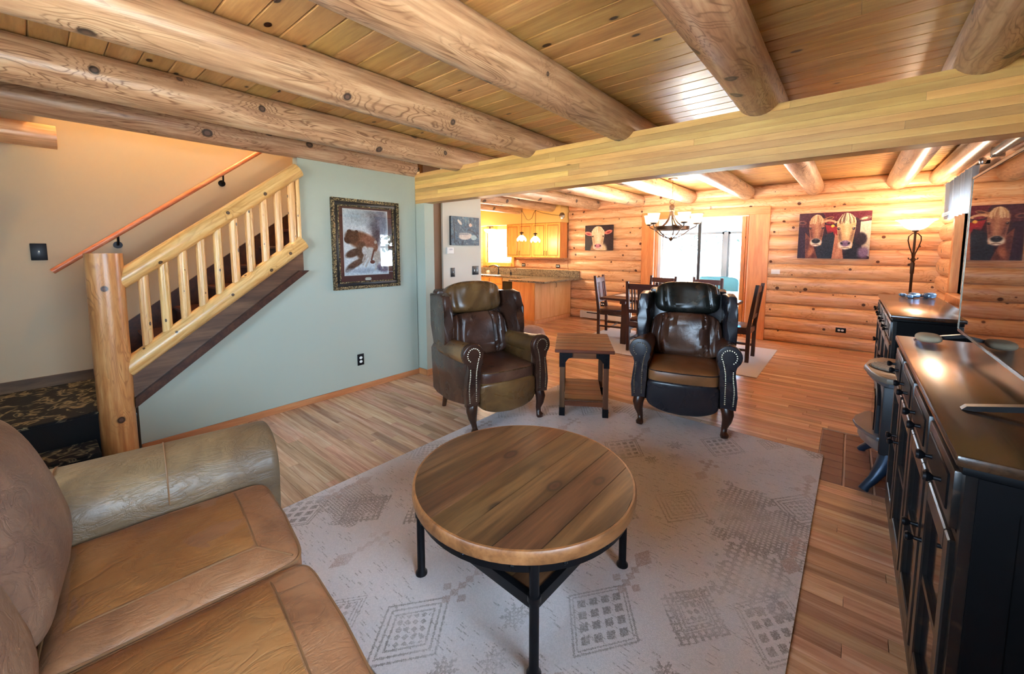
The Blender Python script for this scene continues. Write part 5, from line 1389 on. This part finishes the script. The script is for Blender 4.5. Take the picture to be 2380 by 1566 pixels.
obj('dome', lathe(B(), [(0, -.09), (.06, -.08), (.12, -.05), (.15, 0), (.145, .012), (0, .012)], 28), M['shade'], fl)
lamp('kitchen_bulb', (-6.94, 7.2, 1.75), 26, (1.0, .80, .55), .06)

# ================================================================== DINING SET
bh = thing('baseboard_heater', 'white metal baseboard heater along the bottom of the log wall', 'heater', (-3.7, YD-.06, 0))
obj('cover', box(B(), -.64, .62, -.062, 0, .02, .165, .006, 1), M['white'], bh)
obj('air_slot', box(B(), -.5, .6, -.0635, -.05, .125, .145), M['blackp'], bh, False)
obj('end_cap', box(B(), -.66, -.6, -.07, 0, .015, .17, .005, 1), M['white'], bh)
ZD = .0082
def chair(label, loc, rz):
    """origin at floor centre; faces +Y, back at -Y"""
    t = thing('dining_chair', label, 'chair', loc, rz, 'dining chairs'); w, d = .205, .21
    for s in (-1, 1):
        obj('back_post', prism(B(), [(-d-.02, 0), (-d+.025, 0), (-d+.02, .45), (-d-.055, 1.0), (-d-.095, 1.0), (-d-.025, .45)], 0, s*w-.02, s*w+.02, .004, 1), M['diningz'], t, False)
        obj('leg', box(B(), s*w-.02, s*w+.02, d-.02, d+.02, 0, .43, .004, 1), M['diningz'], t, False)
        obj('side_stretcher', box(B(), s*w-.01, s*w+.01, -d+.02, d-.02, .14, .17), M['dining'], t, False)
        obj('seat_rail', box(B(), s*w-.012, s*w+.012, -d+.02, d-.02, .36, .42), M['dining'], t, False)
    obj('seat', box(B(), -w-.025, w+.025, -d+.025, d+.035, .42, .45, .008, 2), M['dining'], t)
    obj('stretcher', box(B(), -w+.02, w-.02, -.012, .012, .145, .165), M['dining'], t, False)
    for y in (-d+.0, d): obj('apron', box(B(), -w+.02, w-.02, y-.01, y+.01, .36, .42), M['dining'], t, False)
    MB = Matrix.Translation((0, -d-.003, .45)) @ Matrix.Rotation(radians(6.5), 4, 'X')
    obj('crest_rail', box(B(), -w+.02, w-.02, -.012, .012, .44, .52, .004, 1, M=MB), M['dining'], t, False)
    obj('lower_rail', box(B(), -w+.02, w-.02, -.012, .012, .10, .15, M=MB), M['dining'], t, False)
    obj('splat', box(B(), -.065, .065, -.007, .007, .15, .44, M=MB), M['diningz'], t, False)
    for s in (-1, 1):
        for q in (.105, .145): obj('slat', box(B(), s*q-.009, s*q+.009, -.007, .007, .15, .44, M=MB), M['diningz'], t, False)
    return t
TX, TY = -2.05, 6.10
chair('dark wooden dining chair at the table head nearest the kitchen peninsula', (-3.06, 6.38, ZD), -pi/2+.15)
chair('dark wooden dining chair at the table head nearest the two cow painting', (-1.16, 6.02, ZD), pi/2)
chair('dark wooden dining chair tucked in with its back to the side table', (-2.2, 5.66, ZD), .06)
chair('dark wooden dining chair half hidden behind the black headed recliner', (-1.70, 5.66, ZD), -.03)
chair('dark wooden dining chair on the sliding door side, nearest the kitchen', (-2.42, 6.72-.12, ZD), pi)
chair('dark wooden dining chair on the sliding door side, nearest the cow painting', (-1.72, 6.72-.12, ZD), pi)
dt = thing('dining_table', 'dark wooden trestle dining table standing on the pale rug', 'table', (TX, TY, ZD))
for i in range(5): obj('top_plank', box(B(), -.84, .84, -.48+i*.192+.0006, -.48+(i+1)*.192-.0006, .675, .71, .003, 1), M['dining'], dt, False)
for s in (-1, 1):
    obj('end_board', box(B(), s*.86-.03, s*.86+.03, -.485, .485, .672, .711, .003, 1), M['dining'], dt, False)
    bm = B(); prism(bm, [(-.36, 0), (-.28, 0), (-.26, .08), (-.25, .45), (-.2, .64), (-.34, .64), (-.33, .45), (-.35, .08)], 0, s*.56-.045, s*.56+.045, .006, 1)
    obj('leg', bm, M['diningz'], dt, False)
    bm = B(); prism(bm, [(.36, 0), (.28, 0), (.26, .08), (.25, .45), (.2, .64), (.34, .64), (.33, .45), (.35, .08)], 0, s*.56-.045, s*.56+.045, .006, 1)
    obj('leg', bm, M['diningz'], dt, False)
    obj('bolster', box(B(), s*.56-.045, s*.56+.045, -.40, .40, .62, .675, .006, 1), M['dining'], dt, False)
    obj('leg_brace', box(B(), s*.56-.03, s*.56+.03, -.27, .27, .2, .27), M['dining'], dt, False)
obj('trestle_beam', box(B(), -.6, .6, -.025, .025, .21, .26), M['dining'], dt, False)
tag(obj('table_runner', box(B(), TX-.80, TX+.80, TY-.17, TY+.17, ZD+.7125, ZD+.717), M['cloth'], None, False), 'white cloth runner laid along the dining table', 'table runner')
# chandelier
M['amber'] = emis('chandelier_glass', (1.0, .68, .32), 1.3, (252,238,210))
ch = thing('chandelier', 'bronze dining chandelier with five lit cup shaped glass shades on a ring', 'chandelier', (TX+.02, TY-.08, ZC))
obj('canopy', lathe(B(), [(0, 0), (.065, 0), (.065, -.012), (.02, -.03), (0, -.03)], 22), M['bronze'], ch)
bm = B(); chain(bm, [(0, 0, -.03), (0, 0, -.30)], .012, .0025); obj('chain', bm, M['bronze'], ch, kind='stuff')
obj('loop', tube(B(), [(.034*cos(a), 0, -.335+.034*sin(a)) for a in np.linspace(0, 2*pi, 19)[:-1]], .004, 6, closed=True), M['bronze'], ch)
obj('hub', lathe(B(), [(0, -.365), (.02, -.37), (.035, -.39), (.035, -.43), (.025, -.44), (.04, -.45), (.04, -.47), (0, -.475)], 18), M['bronze'], ch)
rg = B(); lathe(rg, [(.235, -.735), (.245, -.735), (.245, -.685), (.235, -.685), (.235, -.735)], 56); obj('ring', rg, M['bronze'], ch)
obj('finial', lathe(B(), [(0, -.90), (.012, -.895), (.03, -.87), (.022, -.855), (.01, -.84), (0, -.83)], 14), M['bronze'], ch)
for k in range(5):
    a = 2*pi*k/5+.5; c_, s_ = cos(a), sin(a)
    pts = [(.025, -.47), (.03, -.52), (.05, -.58), (.09, -.635), (.16, -.69), (.235, -.715)]
    bm = B(); tube(bm, [(r*c_, r*s_, z) for r, z in pts], .009, 8); ar = obj('strap', bm, M['bronze'], ch)
    bm = B(); tube(bm, [(r*c_, r*s_, z) for r, z in [(.01, -.86), (.08, -.845), (.17, -.80), (.245, -.735), (.30, -.705), (.335, -.69), (.34, -.665)]], .007, 8); obj('arm', bm, M['bronze'], ch)
    c = (.34*c_, .34*s_, 0)
    obj('cup', lathe(B(), [(0, -.665), (.03, -.66), (.045, -.65), (.045, -.64), (0, -.64)], 16, c), M['bronze'], ch)
    obj('shade', lathe(B(), [(.03, -.645), (.055, -.635), (.068, -.60), (.076, -.545), (.085, -.51), (.081, -.51), (.072, -.545), (.064, -.60), (.05, -.63), (.03, -.64)], 24, c), M['amber'], ch)
    lamp('chandelier_bulb', (TX+.02+c[0], TY-.08+c[1], ZC-.50), 13.0, (1.0, .88, .74), .04)

# ================================================================== SUNROOM FURNITURE
TEAL = plain('teal_fabric', (6,62,74), .85, bump=.3, bscale=200)
for i, (x, lab) in enumerate(((-2.32, 'teal cushioned sunroom loveseat near the window mullion'), (-1.35, 'teal cushioned sunroom loveseat half hidden by the folded door panel'))):
    t = thing('sunroom_loveseat', lab, 'sofa', (x, 9.85, -.004), 0, 'teal sunroom loveseats')
    obj('frame', box(B(), -.44, .44, -.38, .36, .08, .28, .02, 2), plain('wicker', (90,80,70), .8) if 'wicker' not in bpy.data.materials else bpy.data.materials['wicker'], t)
    obj('seat_cushion', cushion(B(), (0, -.05, .35), (.42, .34, .08), .3, .25, 40, 14), TEAL, t)
    obj('back_cushion', cushion(B(), (0, .27, .60), (.43, .09, .24), .35, .3, 40, 18, None, Matrix.Rotation(radians(-10), 4, 'X')), TEAL, t)
    for sx in (-.38, .38):
        for sy in (-.32, .3): obj('leg', box(B(), sx-.025, sx+.025, sy-.025, sy+.025, 0, .09), bpy.data.materials['wicker'], t, False)
st_ = thing('sunroom_table', 'small cloth covered table on wheels in front of the teal sunroom seats', 'table', (-1.62, 8.85, -.004))
obj('cloth', box(B(), -.36, .36, -.3, .3, .575, .60, .006, 1), M['cloth'], st_)
obj('runner', box(B(), -.12, .2, -.305, .305, .44, .604, .006, 1), plain('patterned_runner', (170,150,140), .9, bump=.4), st_)
for sx in (-.3, .3):
    for sy in (-.24, .24):
        lg = obj('leg', box(B(), sx-.02, sx+.02, sy-.02, sy+.02, .06, .575), M['dining'], st_, False)
        obj('wheel', tube(B(), [(sx-.012, sy, .032), (sx+.012, sy, .032)], .032, 14), M['blackp'], lg)
dpn = thing('folding_door_panel', 'tall pine door panel folded back against the right side of the sliding door', 'door', (DX1-.09, YD+.03, .0125))
obj('panel', box(B(), -.03, .03, -.02, .06, 0, DZ-.03, .004, 1), M['trim'], dpn, False)
obj('second_leaf', box(B(), .034, .066, -.02, .06, 0, DZ-.03, .004, 1), M['trim'], dpn, False)
hb = obj('head_track', box(B(), -.2, .07, -.03, .0, DZ-.028, DZ-.013), M['white'], dpn, False)
# warm light up the stairwell
sl_ = thing('stair_lantern', 'warm glass lantern lighting the stairwell wall from above', 'lamp', (-4.35, .9, 4.15))
obj('globe', lathe(B(), [(0, -.08), (.06, -.06), (.08, 0), (.06, .06), (0, .08)], 20), M['amber'], sl_)
obj('stem', lathe(B(), [(.01, .07), (.01, .52), (.05, .53), (.05, .549), (0, .549)], 12), M['bronze'], sl_)
lamp('stair_bulb', (-4.35, .9, 3.98), 62, (1.0, .66, .32), .05)

# black roller bar on the side wall above the television
rb = thing('roller_shade', 'black rolled up shade on the log side wall above the television', 'window shade', (.80, 4.15, 2.19))
obj('roll', tube(B(), [(0, -.75, 0), (0, .62, 0)], .034, 16), M['blackp'], rb)
for y in (-.76, .63): obj('end_bracket', box(B(), -.03, .045, y-.008, y+.008, -.04, .04, .004, 1), M['steel'], rb, False)
